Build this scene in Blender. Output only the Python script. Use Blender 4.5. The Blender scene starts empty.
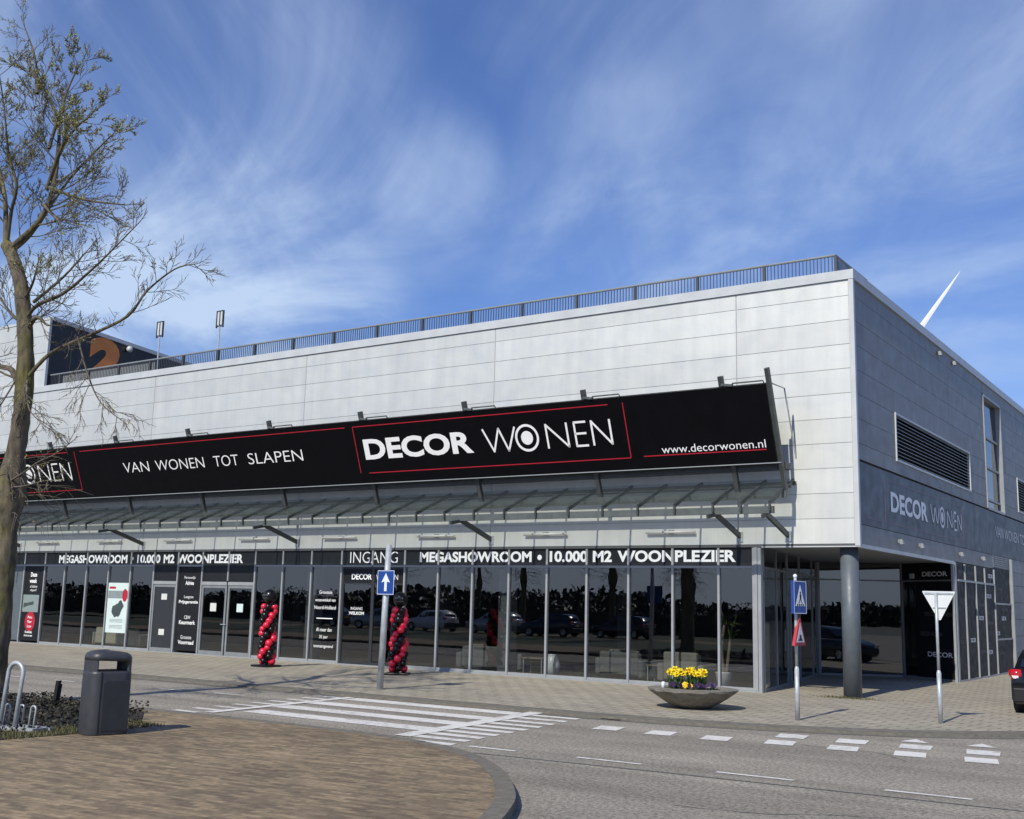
import bpy, math, random
from mathutils import Vector, Matrix, Quaternion

S = 1.333            # the survey grid the numbers below were measured in, in metres per unit
R = math.radians
sc = bpy.context.scene
COL = sc.collection

# ------------------------------------------------------------------ camera
cam_d = bpy.data.cameras.new("camera")
cam = bpy.data.objects.new("camera", cam_d)
COL.objects.link(cam)
cam_d.sensor_width = 36.0
cam_d.lens = 39.59
cam_d.clip_start = 0.1
cam_d.clip_end = 5000
yaw, pit, rol = R(34.2211), R(9.7932), R(1.4153)
fw = Vector((-math.sin(yaw) * math.cos(pit), math.cos(yaw) * math.cos(pit), math.sin(pit)))
r0 = Vector((math.cos(yaw), math.sin(yaw), 0))
u0 = r0.cross(fw)
rt = math.cos(rol) * r0 + math.sin(rol) * u0
up = -math.sin(rol) * r0 + math.cos(rol) * u0
cam.matrix_world = Matrix.Translation(Vector((7.0939, -23.2383, 1.75)) * S) @ Matrix((rt, up, -fw)).transposed().to_4x4()
sc.camera = cam

# ------------------------------------------------------------------ world, sun, exposure
SUN_EL, SUN_AZ = R(41), R(3)          # in front of the facade, a touch from the right
world = bpy.data.worlds.new("World")
sc.world = world
world.use_nodes = True
wn, wl = world.node_tree.nodes, world.node_tree.links
wn.clear()
wo = wn.new("ShaderNodeOutputWorld")
bg = wn.new("ShaderNodeBackground")
bg.inputs["Strength"].default_value = 0.081
sky = wn.new("ShaderNodeTexSky")
sky.sky_type = 'NISHITA'
sky.sun_disc = False
sky.sun_elevation = SUN_EL
sky.sun_rotation = R(180) - SUN_AZ
sky.altitude = 0
sky.air_density = 1.25
sky.dust_density = 0.6
sky.ozone_density = 2.2
tc = wn.new("ShaderNodeTexCoord")
sep = wn.new("ShaderNodeSeparateXYZ")
wl.new(tc.outputs["Generated"], sep.inputs[0])
zz = wn.new("ShaderNodeMath"); zz.operation = 'MAXIMUM'; zz.inputs[1].default_value = 0.0
wl.new(sep.outputs[2], zz.inputs[0])
za = wn.new("ShaderNodeMath"); za.operation = 'ADD'; za.inputs[1].default_value = 0.16
wl.new(zz.outputs[0], za.inputs[0])
dx = wn.new("ShaderNodeMath"); dx.operation = 'DIVIDE'
dy = wn.new("ShaderNodeMath"); dy.operation = 'DIVIDE'
wl.new(sep.outputs[0], dx.inputs[0]); wl.new(za.outputs[0], dx.inputs[1])
wl.new(sep.outputs[1], dy.inputs[0]); wl.new(za.outputs[0], dy.inputs[1])
cmb = wn.new("ShaderNodeCombineXYZ")
wl.new(dx.outputs[0], cmb.inputs[0]); wl.new(dy.outputs[0], cmb.inputs[1])


def cloud_layer(rot, along, across, scale, detail, rough, dist, lo, hi, off):
    mp = wn.new("ShaderNodeMapping")
    mp.vector_type = 'TEXTURE'
    mp.inputs["Rotation"].default_value = (0, 0, rot)
    mp.inputs["Scale"].default_value = (along, across, 1)
    mp.inputs["Location"].default_value = off
    wl.new(cmb.outputs[0], mp.inputs[0])
    nz = wn.new("ShaderNodeTexNoise")
    nz.inputs["Scale"].default_value = scale
    nz.inputs["Detail"].default_value = detail
    nz.inputs["Roughness"].default_value = rough
    nz.inputs["Distortion"].default_value = dist
    wl.new(mp.outputs[0], nz.inputs["Vector"])
    mr = wn.new("ShaderNodeMapRange")
    mr.interpolation_type = 'SMOOTHSTEP'
    mr.inputs["From Min"].default_value = lo
    mr.inputs["From Max"].default_value = hi
    wl.new(nz.outputs["Fac"], mr.inputs["Value"])
    return mr.outputs[0]


def wmath(op, a, b):
    m = wn.new("ShaderNodeMath"); m.operation = op
    for i, v in enumerate((a, b)):
        if isinstance(v, (int, float)):
            m.inputs[i].default_value = v
        else:
            wl.new(v, m.inputs[i])
    return m.outputs[0]


def bank(d, rad, amt):
    """one cloud bank: where it stands in the sky, its angular radius and its density"""
    vm = wn.new("ShaderNodeVectorMath"); vm.operation = 'DOT_PRODUCT'
    wl.new(tc.outputs["Generated"], vm.inputs[0]); vm.inputs[1].default_value = d
    mr = wn.new("ShaderNodeMapRange"); mr.interpolation_type = 'SMOOTHSTEP'
    mr.inputs["From Min"].default_value = math.cos(R(rad)); mr.inputs["From Max"].default_value = 1.0
    mr.inputs["To Max"].default_value = amt
    wl.new(vm.outputs["Value"], mr.inputs["Value"])
    return mr.outputs[0]


big = cloud_layer(R(120), 1.5, 0.9, 1.1, 5, 0.55, 0.8, 0.38, 0.66, (31.9, 4.8, 0))
wisp = cloud_layer(R(150), 1.5, 0.95, 1.5, 10, 0.58, 0.8, 0.39, 0.69, (19.3, 11.2, 0))
fibre = cloud_layer(R(116), 4.2, 0.6, 2.8, 10, 0.62, 0.9, 0.34, 0.74, (12.4, 7.5, 0))
tex = wmath('ADD', wmath('MULTIPLY', wisp, 0.82), wmath('MULTIPLY', fibre, 0.18))
banks = None
for d, rad, amt in (((-0.746, 0.607, 0.272), 13, 1.05), ((-0.699, 0.598, 0.393), 11, .75), ((-0.775, 0.488, 0.402), 16, .5), ((-0.651, 0.671, 0.355), 8, .6),
                    ((-0.24, 0.919, 0.314), 12, .45), ((-0.441, 0.84, 0.316), 10, .32), ((-0.164, 0.881, 0.445), 10, .40), ((-0.594, 0.723, 0.352), 6, .4)):
    b_ = bank(d, rad, amt)
    banks = b_ if banks is None else wmath('MAXIMUM', banks, b_)
f1 = wmath('MULTIPLY', wmath('ADD', banks, wmath('MULTIPLY', big, 0.30)), wmath('ADD', wmath('MULTIPLY', tex, 0.95), 0.10))
f1 = wmath('MINIMUM', f1, 0.85)
mixc = wn.new("ShaderNodeMix"); mixc.data_type = 'RGBA'
wl.new(f1, mixc.inputs["Factor"])
tint = wn.new("ShaderNodeMix"); tint.data_type = 'RGBA'; tint.blend_type = 'MULTIPLY'
tint.inputs["Factor"].default_value = 1.0
tint.inputs["B"].default_value = (0.62, 0.79, 1.28, 1)
wl.new(sky.outputs[0], tint.inputs["A"])
wl.new(tint.outputs["Result"], mixc.inputs["A"])
mixc.inputs["B"].default_value = (6.2, 7.7, 9.9, 1)
hz = wn.new("ShaderNodeMapRange"); hz.interpolation_type = 'SMOOTHSTEP'          # pale air low over the horizon
hz.inputs["From Min"].default_value = 0.0; hz.inputs["From Max"].default_value = 0.14
hz.inputs["To Min"].default_value = 0.8; hz.inputs["To Max"].default_value = 0.0
wl.new(sep.outputs[2], hz.inputs["Value"])
hmix = wn.new("ShaderNodeMix"); hmix.data_type = 'RGBA'
wl.new(hz.outputs[0], hmix.inputs["Factor"]); wl.new(mixc.outputs["Result"], hmix.inputs["A"])
hmix.inputs["B"].default_value = (6.2, 7.2, 8.8, 1)
wl.new(hmix.outputs["Result"], bg.inputs["Color"])
wl.new(bg.outputs[0], wo.inputs[0])

sun_d = bpy.data.lights.new("sun", 'SUN')
sun_d.energy = 3.6
sun_d.angle = R(0.5)
sun_d.color = (1.0, 0.95, 0.81)
sun = bpy.data.objects.new("sun", sun_d)
COL.objects.link(sun)
to = Vector((-math.sin(SUN_AZ) * math.cos(SUN_EL), math.cos(SUN_AZ) * math.cos(SUN_EL), -math.sin(SUN_EL)))
sun.rotation_euler = to.to_track_quat('-Z', 'Y').to_euler()
sun.location = (0, -40, 60)

sc.view_settings.view_transform = 'Standard'
sc.view_settings.look = 'None'
sc.view_settings.gamma = 1
sc.view_settings.exposure = 0.25
sc.view_settings.use_curve_mapping = False
sc.cycles.max_bounces = 6
sc.cycles.transparent_max_bounces = 12

# ------------------------------------------------------------------ helpers
W = {}


class MB:
    """Collects shapes and links them as ONE mesh object."""

    def __init__(s):
        s.v, s.f, s.m, s.sm = [], [], [], []
        s.mi, s.smooth = 0, False

    def poly(s, pts):
        n = len(s.v)
        s.v += [Vector(p) for p in pts]
        s.face(list(range(n, n + len(pts))))

    def face(s, idx):
        s.f.append(idx); s.m.append(s.mi); s.sm.append(s.smooth)

    def box(s, x0, x1, y0, y1, z0, z1):
        s.hexa([(x0, y0, z0), (x1, y0, z0), (x1, y1, z0), (x0, y1, z0), (x0, y0, z1), (x1, y0, z1), (x1, y1, z1), (x0, y1, z1)])

    def hexa(s, p):
        n = len(s.v)
        s.v += [Vector(q) for q in p]
        for q in ((0, 3, 2, 1), (4, 5, 6, 7), (0, 1, 5, 4), (1, 2, 6, 5), (2, 3, 7, 6), (3, 0, 4, 7)):
            s.face([n + i for i in q])

    def bar(s, a, b, w, h, upv=(0, 0, 1)):
        a, b = Vector(a), Vector(b)
        d = (b - a).normalized()
        side = d.cross(Vector(upv))
        if side.length < 1e-5:
            side = d.cross(Vector((1, 0, 0)))
        side.normalize()
        u = side.cross(d).normalized()
        sw, uh = side * w / 2, u * h / 2
        s.hexa([a - sw - uh, a + sw - uh, b + sw - uh, b - sw - uh, a - sw + uh, a + sw + uh, b + sw + uh, b - sw + uh])

    def tube(s, pts, rad, n=8, cap=True, closed=False):
        pts = [Vector(p) for p in pts]
        if isinstance(rad, (int, float)):
            rad = [rad] * len(pts)
        base = len(s.v)
        ref = None
        k = len(pts)
        for i, p in enumerate(pts):
            if closed:
                d = pts[(i + 1) % k] - pts[i - 1]
            else:
                d = pts[min(i + 1, k - 1)] - pts[max(i - 1, 0)]
            d.normalize()
            if ref is None:
                ref = Vector((0, 0, 1)) if abs(d.z) < .9 else Vector((1, 0, 0))
                ref = d.cross(ref).normalized()
            ref = (ref - d * ref.dot(d))
            ref.normalize()
            o = d.cross(ref)
            for j in range(n):
                a = 2 * math.pi * j / n
                s.v.append(p + (ref * math.cos(a) + o * math.sin(a)) * rad[i])
        for i in range(k if closed else k - 1):
            for j in range(n):
                q = (i + 1) % k
                s.face([base + i * n + j, base + i * n + (j + 1) % n, base + q * n + (j + 1) % n, base + q * n + j])
        if cap and not closed:
            s.face([base + j for j in range(n)][::-1])
            s.face([base + (k - 1) * n + j for j in range(n)])

    def lathe(s, prof, c=(0, 0, 0), n=24):
        c = Vector(c)
        base = len(s.v)
        for r, z in prof:
            for j in range(n):
                a = 2 * math.pi * j / n
                s.v.append(c + Vector((r * math.cos(a), r * math.sin(a), z)))
        for i in range(len(prof) - 1):
            for j in range(n):
                s.face([base + i * n + j, base + i * n + (j + 1) % n, base + (i + 1) * n + (j + 1) % n, base + (i + 1) * n + j])
        if prof[0][0] > 1e-4:
            s.face([base + j for j in range(n)][::-1])
        if prof[-1][0] > 1e-4:
            s.face([base + (len(prof) - 1) * n + j for j in range(n)])

    def ball(s, c, r, n=12, m=8, sz=1.0):
        s.lathe([(max(r * math.sin(math.pi * i / m), 1e-5), -r * sz * math.cos(math.pi * i / m)) for i in range(m + 1)], c, n)

    def prism(s, poly, o, u, v, d):
        """poly in 2D (u, v) at o, extruded by vector d"""
        o, u, v, d = Vector(o), Vector(u), Vector(v), Vector(d)
        n, k = len(s.v), len(poly)
        for a, b in poly:
            s.v.append(o + u * a + v * b)
        for a, b in poly:
            s.v.append(o + u * a + v * b + d)
        s.face(list(range(n, n + k)))
        s.face(list(range(n + k, n + 2 * k))[::-1])
        for i in range(k):
            j = (i + 1) % k
            s.face([n + i, n + k + i, n + k + j, n + j])

    def text(s, body, o, u, v, width, height, nrm, off=0.0, depth=0.004, align=None):
        """lettering fitted into width x height; o is its lower left corner, u along, v up, nrm outward"""
        cu = bpy.data.curves.new("lettering", 'FONT')
        cu.body = body
        cu.size = 1
        cu.offset = off
        cu.resolution_u = 4
        cu.fill_mode = 'FRONT'
        if align:
            cu.align_x = align
        ob = bpy.data.objects.new("lettering", cu)
        COL.objects.link(ob)
        dg = bpy.context.evaluated_depsgraph_get()
        me = bpy.data.meshes.new_from_object(ob.evaluated_get(dg))
        bpy.data.objects.remove(ob)
        bpy.data.curves.remove(cu)
        xs = [q.co.x for q in me.vertices]; ys = [q.co.y for q in me.vertices]
        x0, x1, y0, y1 = min(xs), max(xs), min(ys), max(ys)
        o, u, v, nrm = Vector(o), Vector(u), Vector(v), Vector(nrm)
        n = len(s.v)
        for q in me.vertices:
            s.v.append(o + u * ((q.co.x - x0) / (x1 - x0) * width) + v * ((q.co.y - y0) / (y1 - y0) * height) + nrm * depth)
        for p in me.polygons:
            s.face([n + i for i in p.vertices])
        bpy.data.meshes.remove(me)

    def build(s, name, mats, parent=None, loc=None, rz=0.0, local=False, bevel=0.0, merge=False):
        me = bpy.data.meshes.new(name)
        off = Vector((0, 0, 0))
        if parent is not None and not local:
            off = W[parent.name]
        if loc is not None and not local and parent is None:
            off = Vector(loc)
        me.from_pydata([(p - off) * S for p in s.v], [], s.f)
        if not isinstance(mats, (list, tuple)):
            mats = [mats]
        for m in mats:
            me.materials.append(m)
        me.polygons.foreach_set("material_index", s.m)
        me.polygons.foreach_set("use_smooth", s.sm)
        me.update()
        if merge:
            import bmesh
            bm = bmesh.new(); bm.from_mesh(me)
            bmesh.ops.remove_doubles(bm, verts=bm.verts, dist=1e-4)
            bmesh.ops.recalc_face_normals(bm, faces=bm.faces)
            bm.to_mesh(me); bm.free()
        ob = bpy.data.objects.new(name, me)
        COL.objects.link(ob)
        if parent is not None:
            ob.parent = parent
            W[ob.name] = W[parent.name]
        else:
            L = Vector(loc) if loc is not None else Vector((0, 0, 0))
            ob.location = L * S
            ob.rotation_euler = (0, 0, rz)
            W[ob.name] = L
        if bevel:
            md = ob.modifiers.new("bevel", 'BEVEL')
            md.width = bevel * S; md.segments = 2; md.limit_method = 'ANGLE'; md.angle_limit = R(40)
        return ob


def thing(name, label, cat, loc=(0, 0, 0), rz=0.0, group=None):
    o = bpy.data.objects.new(name, None)
    o.empty_display_size = 0.2
    COL.objects.link(o)
    o.location = Vector(loc) * S
    o.rotation_euler = (0, 0, rz)
    W[o.name] = Vector(loc)
    return tag(o, label, cat, group)


def tag(o, label=None, cat=None, group=None, kind=None):
    if label: o['label'] = label
    if cat: o['category'] = cat
    if group: o['group'] = group
    if kind: o['kind'] = kind
    return o


def dup(o, parent=None):
    c = o.copy(); COL.objects.link(c)
    if parent is not None:
        c.parent = parent
    for ch in list(o.children):
        dup(ch, c)
    return c


# ------------------------------------------------------------------ materials
def mat(name, col, rough=0.6, metal=0.0, spec=0.5):
    m = bpy.data.materials.new(name); m.use_nodes = True
    b = m.node_tree.nodes["Principled BSDF"]
    b.inputs["Base Color"].default_value = (*col, 1)
    b.inputs["Roughness"].default_value = rough
    b.inputs["Metallic"].default_value = metal
    b.inputs["Specular IOR Level"].default_value = spec
    return m


class NT:
    def __init__(s, m):
        s.t = m.node_tree; s.b = s.t.nodes["Principled BSDF"]; s.co = s.t.nodes.new("ShaderNodeTexCoord").outputs["Object"]

    def l(s, a, b): s.t.links.new(a, b)

    def map(s, scale=(1, 1, 1), rot=(0, 0, 0), loc=(0, 0, 0)):
        n = s.t.nodes.new("ShaderNodeMapping")
        n.inputs["Scale"].default_value = scale; n.inputs["Rotation"].default_value = rot; n.inputs["Location"].default_value = loc
        s.l(s.co, n.inputs[0]); return n.outputs[0]

    def noise(s, scale, detail=4, rough=.55, vec=None, dist=0):
        n = s.t.nodes.new("ShaderNodeTexNoise")
        n.inputs["Scale"].default_value = scale; n.inputs["Detail"].default_value = detail
        n.inputs["Roughness"].default_value = rough; n.inputs["Distortion"].default_value = dist
        s.l(vec if vec is not None else s.co, n.inputs["Vector"]); return n.outputs["Fac"]

    def rng(s, v, a, b, c, d):
        n = s.t.nodes.new("ShaderNodeMapRange")
        for k, q in zip(("From Min", "From Max", "To Min", "To Max"), (a, b, c, d)): n.inputs[k].default_value = q
        s.l(v, n.inputs["Value"]); return n.outputs[0]

    def mix(s, f, a, b, mode='MIX'):
        n = s.t.nodes.new("ShaderNodeMix"); n.data_type = 'RGBA'; n.blend_type = mode
        for k, q in (("Factor", f), ("A", a), ("B", b)):
            if isinstance(q, (int, float)): n.inputs[k].default_value = q
            elif isinstance(q, tuple): n.inputs[k].default_value = (*q, 1)
            else: s.l(q, n.inputs[k])
        return n.outputs["Result"]

    def math(s, op, a, b):
        n = s.t.nodes.new("ShaderNodeMath"); n.operation = op
        for i, q in enumerate((a, b)):
            if isinstance(q, (int, float)): n.inputs[i].default_value = q
            else: s.l(q, n.inputs[i])
        return n.outputs[0]

    def gray(s, v):
        n = s.t.nodes.new("ShaderNodeCombineColor")
        for i in range(3): s.l(v, n.inputs[i])
        return n.outputs[0]

    def bump(s, h, strength=.3, dist=.01):
        n = s.t.nodes.new("ShaderNodeBump"); n.inputs["Strength"].default_value = strength; n.inputs["Distance"].default_value = dist
        s.l(h, n.inputs["Height"]); s.l(n.outputs[0], s.b.inputs["Normal"])


def speck(name, col, rough=.6, metal=0, amt=.15, scale=3.0, spec=.5, bump=0, bscale=60):
    m = mat(name, col, rough, metal, spec); t = NT(m)
    k = t.rng(t.noise(scale, 5, .6), .3, .7, 1 - amt, 1 + amt)
    t.l(t.mix(1.0, col, t.gray(k), 'MULTIPLY'), t.b.inputs["Base Color"])
    t.l(t.rng(t.noise(scale * 1.7, 4), .3, .7, max(rough - .1, .02), min(rough + .1, 1)), t.b.inputs["Roughness"])
    if bump: t.bump(t.noise(bscale, 3), bump, .004)
    return m


def cladding(name, col, rough, metal=.35, amt=1.0):
    m = mat(name, col, rough, metal, .5); t = NT(m)
    g = t.t.nodes.new("ShaderNodeNewGeometry").outputs["Random Per Island"]
    tone = t.rng(g, 0, 1, .94, 1.03)
    run = t.rng(t.noise(1.0, 6, .65, t.map((2.6, 2.6, .22))), .38, .72, 1.02, 1 - .14 * amt)     # rain streaks
    cloud = t.rng(t.noise(.35, 3, .5), .3, .7, 1 - .05 * amt, 1 + .04 * amt)
    grime = t.rng(t.noise(4.0, 6, .7), .55, .8, 1.0, .93)
    k = t.math('MULTIPLY', t.math('MULTIPLY', tone, run), t.math('MULTIPLY', cloud, grime))
    t.l(t.mix(1.0, col, t.gray(k), 'MULTIPLY'), t.b.inputs["Base Color"])
    t.l(t.rng(t.noise(2.0, 4), .3, .7, rough - .08, rough + .1), t.b.inputs["Roughness"])
    t.bump(t.noise(.8, 2), .25, .03)
    return m


M = {}
M['clad'] = cladding("silver_cladding", (.635, .645, .615), .50, .35, .6)
M['clad_side'] = cladding("shaded_side_cladding", (.222, .228, .236), .5, .0, .45)  # darker copy of the silver cladding; the side wall's shade is in its colour
M['clad_band'] = cladding("blue_grey_band", (.085, .103, .126), .5, .0, .2)
M['joint'] = mat("cladding_joint", (.36, .36, .36), .8)
M['coping'] = speck("coping_metal", (.50, .52, .53), .4, 0, .08, 2)
M['dark_gap'] = mat("dark_joint_gap", (.09, .095, .10), .8)  # dark tone for joints, backing, road seam and cracks
M['alu'] = speck("window_aluminium", (.29, .305, .315), .38, 0, .08, 3)
M['alu_mid'] = speck("door_aluminium", (.20, .215, .225), .4, 0, .1, 3)
M['alu_dark'] = speck("grey_door_leaf", (.026, .029, .033), .45, 0, .1, 3)
M['steel_dark'] = speck("canopy_steel", (.042, .050, .050), .5, 0, .2, 4)
M['steel_grey'] = speck("canopy_beam_steel", (.09, .103, .10), .5, 0, .2, 4)
M['post_dark'] = speck("sign_post_steel", (.05, .055, .058), .5, 0, .2, 4)
M['black'] = speck("sign_black", (.0022, .0023, .0036), .55, 0, .15, 1.2, .12)
M['band'] = speck("glazing_band_film", (.016, .018, .021), .5, 0, .15, 2, .25)
M['film'] = speck("window_film", (.014, .015, .018), .55, 0, .12, 2, .2)
M['white'] = speck("white_lettering", (.88, .88, .88), .5, 0, .03, 5)
M['grey_letter'] = speck("faded_lettering", (.12, .12, .125), .5, 0, .05, 5)
M['side_letter'] = speck("side_lettering", (.78, .80, .84), .5, 0, .05, 5)
M['side_letter_thin'] = speck("side_thin_lettering", (.66, .69, .74), .5, 0, .05, 5)
M['red'] = speck("sign_red", (.42, .012, .03), .45, 0, .05, 3)
M['red_faint'] = speck("faded_red", (.22, .12, .15), .5, 0, .05, 3)
M['paper'] = speck("white_paper", (.62, .62, .60), .6, 0, .06, 5)
M['poster'] = speck("poster_paper", (.60, .70, .68), .5, 0, .05, 3)
M['poster_grey'] = speck("poster_print_grey", (.22, .27, .27), .5, 0, .3, 25)
M['poster_dark'] = speck("poster_print_dark", (.05, .07, .07), .5, 0, .4, 30)
M['soffit'] = speck("soffit_grey", (.22, .235, .25), .7, 0, .06, 2)
M['column'] = speck("column_paint", (.10, .118, .135), .45, 0, .12, 3)
M['roof'] = speck("roof_deck", (.14, .14, .14), .9, 0, .2, 2)
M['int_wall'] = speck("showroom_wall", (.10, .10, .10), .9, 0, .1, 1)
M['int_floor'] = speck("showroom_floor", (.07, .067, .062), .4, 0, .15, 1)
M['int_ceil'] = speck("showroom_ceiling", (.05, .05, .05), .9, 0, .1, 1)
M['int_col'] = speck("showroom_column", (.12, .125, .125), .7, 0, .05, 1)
M['rail'] = speck("railing_steel", (.22, .24, .25), .45, 0, .1, 3)
M['rail_dark'] = speck("railing_bars", (.055, .06, .065), .5, 0, .1, 3)
M['brown'] = speck("tower_brown", (.022, .018, .018), .35, 0, .25, 1.2)
M['orange'] = speck("orange_paint", (.80, .25, .05), .5, 0, .1, 3)
M['galv'] = speck("galvanised_steel", (.44, .47, .49), .42, .25, .15, 8)
M['signback'] = speck("sign_back_aluminium", (.66, .68, .68), .45, 0, .06, 4)
M['blue'] = speck("sign_blue", (.012, .055, .27), .4, 0, .06, 4)
M['sign_white'] = speck("sign_white", (.74, .76, .78), .4, 0, .04, 4)
M['lamp'] = speck("lamp_housing", (.55, .56, .55), .4, 0, .05, 4)
M['bin'] = speck("bin_plastic", (.042, .044, .050), .48, 0, .18, 5, .5, .15, 30)
M['bin_dark'] = speck("bin_door", (.026, .028, .033), .5, 0, .18, 5)
M['bin_in'] = mat("bin_inside", (.006, .006, .007), .8)
M['bal_red'] = mat("balloon_red", (.70, .015, .05), .25, 0, .6)
M['bal_black'] = mat("balloon_black", (.005, .005, .006), .28, 0, .4)
M['concrete'] = speck("planter_concrete", (.19, .175, .15), .85, 0, .3, 6, .3, .5, 90)
M['soil'] = speck("soil", (.03, .024, .018), .95, 0, .4, 20)
M['fabric_cream'] = speck("cream_upholstery", (.50, .46, .33), .9, 0, .1, 5)
M['fabric_grey'] = speck("grey_upholstery", (.16, .16, .15), .9, 0, .1, 5)
M['fabric_beige'] = speck("beige_upholstery", (.27, .25, .20), .9, 0, .1, 5)
M['ceramic'] = mat("white_ceramic", (.75, .75, .72), .25)
M['wood'] = speck("table_wood", (.25, .20, .14), .5, 0, .2, 8)
M['car_paint'] = mat("black_car_paint", (.006, .006, .009), .12, 0, .6)
M['car_silver'] = mat("silver_car_paint", (.42, .44, .46), .2, .3, .6)
M['car_white'] = mat("white_car_paint", (.72, .73, .74), .2, 0, .6)
M['car_blue'] = mat("dark_blue_car_paint", (.02, .03, .06), .15, 0, .6)
M['car_trim'] = mat("car_trim", (.005, .005, .0055), .6)
M['tyre'] = speck("tyre_rubber", (.014, .014, .014), .85, 0, .2, 20)
M['rim'] = mat("wheel_rim", (.38, .39, .40), .3, .6)
M['taillight'] = mat("tail_light_red", (.45, .008, .012), .12, 0, .8)
M['tl_white'] = mat("tail_light_clear", (.75, .66, .66), .12, 0, .8)
M['chrome'] = mat("chrome", (.6, .6, .6), .15, .9)
M['car_glass'] = mat("car_window_glass", (.006, .007, .008), .05, 0, .8)
M['roofsheet'] = mat("white_blade", (.80, .81, .82), .4)
M['road_line'] = speck("road_marking_paint", (.74, .73, .69), .7, 0, .14, 7)
_t = NT(M['road_line'])
_w = _t.rng(_t.noise(5.5, 8, .80), .46, .64, 0, .92)
_w2 = _t.math('MULTIPLY', _w, _t.rng(_t.noise(.9, 4), .38, .6, .15, 1))
_t.l(_t.mix(_w2, (.72, .70, .65), (.30, .27, .235)), _t.b.inputs["Base Color"])
M['kerb'] = speck("kerb_concrete", (.165, .15, .122), .9, 0, .25, 7, .3, .4, 80)
M['gutter'] = speck("gutter_concrete", (.16, .147, .122), .9, 0, .3, 4, .3, .4, 80)

# glass that shows the room and mirrors the street
def glass(name, tint, ior=1.62, dust=0.0):
    m = bpy.data.materials.new(name); m.use_nodes = True
    t = m.node_tree; t.nodes.clear()
    o = t.nodes.new("ShaderNodeOutputMaterial"); mx = t.nodes.new("ShaderNodeMixShader")
    tr = t.nodes.new("ShaderNodeBsdfTransparent"); gl = t.nodes.new("ShaderNodeBsdfGlossy"); fr = t.nodes.new("ShaderNodeFresnel")
    tr.inputs[0].default_value = (*tint, 1); gl.inputs["Roughness"].default_value = 0.0
    gl.inputs["Color"].default_value = (.93, .96, 1, 1)
    fr.inputs["IOR"].default_value = ior
    tcn = t.nodes.new("ShaderNodeTexCoord"); nz = t.nodes.new("ShaderNodeTexNoise"); bp = t.nodes.new("ShaderNodeBump")
    nz.inputs["Scale"].default_value = .9; nz.inputs["Detail"].default_value = 1
    bp.inputs["Strength"].default_value = .02; bp.inputs["Distance"].default_value = .05
    t.links.new(tcn.outputs["Object"], nz.inputs["Vector"]); t.links.new(nz.outputs["Fac"], bp.inputs["Height"])
    t.links.new(bp.outputs[0], gl.inputs["Normal"])
    geo = t.nodes.new("ShaderNodeNewGeometry"); one = t.nodes.new("ShaderNodeMath"); one.operation = 'SUBTRACT'; one.inputs[0].default_value = 1.0
    mul = t.nodes.new("ShaderNodeMath"); mul.operation = 'MULTIPLY'       # the outer face mirrors, the inner face of the pane only transmits
    t.links.new(geo.outputs["Backfacing"], one.inputs[1]); t.links.new(fr.outputs[0], mul.inputs[0]); t.links.new(one.outputs[0], mul.inputs[1])
    t.links.new(mul.outputs[0], mx.inputs[0]); t.links.new(tr.outputs[0], mx.inputs[1]); t.links.new(gl.outputs[0], mx.inputs[2])
    if dust:
        tl = t.nodes.new("ShaderNodeBsdfTranslucent"); tl.inputs[0].default_value = (.62, .68, .64, 1)
        m2 = t.nodes.new("ShaderNodeMixShader"); m2.inputs[0].default_value = dust
        t.links.new(mx.outputs[0], m2.inputs[1]); t.links.new(tl.outputs[0], m2.inputs[2]); t.links.new(m2.outputs[0], o.inputs[0])
    else:
        t.links.new(mx.outputs[0], o.inputs[0])
    return m


M['glass'] = glass("shop_glass", (.77, .79, .79), 2.15)
M['canopy_glass'] = glass("canopy_glass", (.94, .955, .95), 1.35, .13)
M['win_glass'] = glass("upper_window_glass", (.10, .11, .12), 2.6)


def leaf(name, a, b, scale=6, trans=.25):
    m = mat(name, a, .55, 0, .3); t = NT(m)
    g = t.t.nodes.new("ShaderNodeNewGeometry").outputs["Random Per Island"]
    t.l(t.mix(g, a, b), t.b.inputs["Base Color"])
    return m


M['bark'] = speck("bark", (.12, .10, .075), .95, 0, .45, 9, .2, 1.0, 14)
_t = NT(M['bark'])
_mz = _t.rng(_t.noise(1.3, 5, .6), .45, .62, 0, 1)
_k = _t.rng(_t.noise(8, 6, .65, _t.map((1, 1, .25))), .32, .68, .38, 1.45)
_c = _t.mix(_mz, (.125, .105, .080), (.130, .118, .048))
_t.l(_t.mix(1.0, _c, _t.gray(_k), 'MULTIPLY'), _t.b.inputs["Base Color"])
M['twig'] = speck("twig_bark", (.14, .118, .092), .9, 0, .3, 6)
M['bud'] = leaf("spring_buds", (.27, .28, .08), (.42, .40, .15))
M['ivy'] = leaf("bed_leaves", (.012, .014, .009), (.06, .052, .036))
M['grass'] = leaf("grass_blades", (.07, .08, .03), (.16, .14, .07))
M['stem'] = leaf("daffodil_leaf", (.03, .075, .025), (.06, .12, .03))
M['yellow'] = leaf("daffodil_petal", (.80, .63, .02), (.84, .72, .05))
M['trumpet'] = mat("daffodil_trumpet", (.80, .58, .015), .5)
M['pansy_y'] = leaf("yellow_pansy_petal", (.75, .47, .01), (.78, .55, .03))
M['pansy_p'] = leaf("purple_pansy_petal", (.02, .008, .03), (.06, .035, .10))
M['palm'] = leaf("palm_leaf", (.06, .09, .03), (.15, .16, .06))
M['wood_far'] = leaf("woodland_leaf", (.018, .022, .014), (.045, .045, .03))

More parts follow.
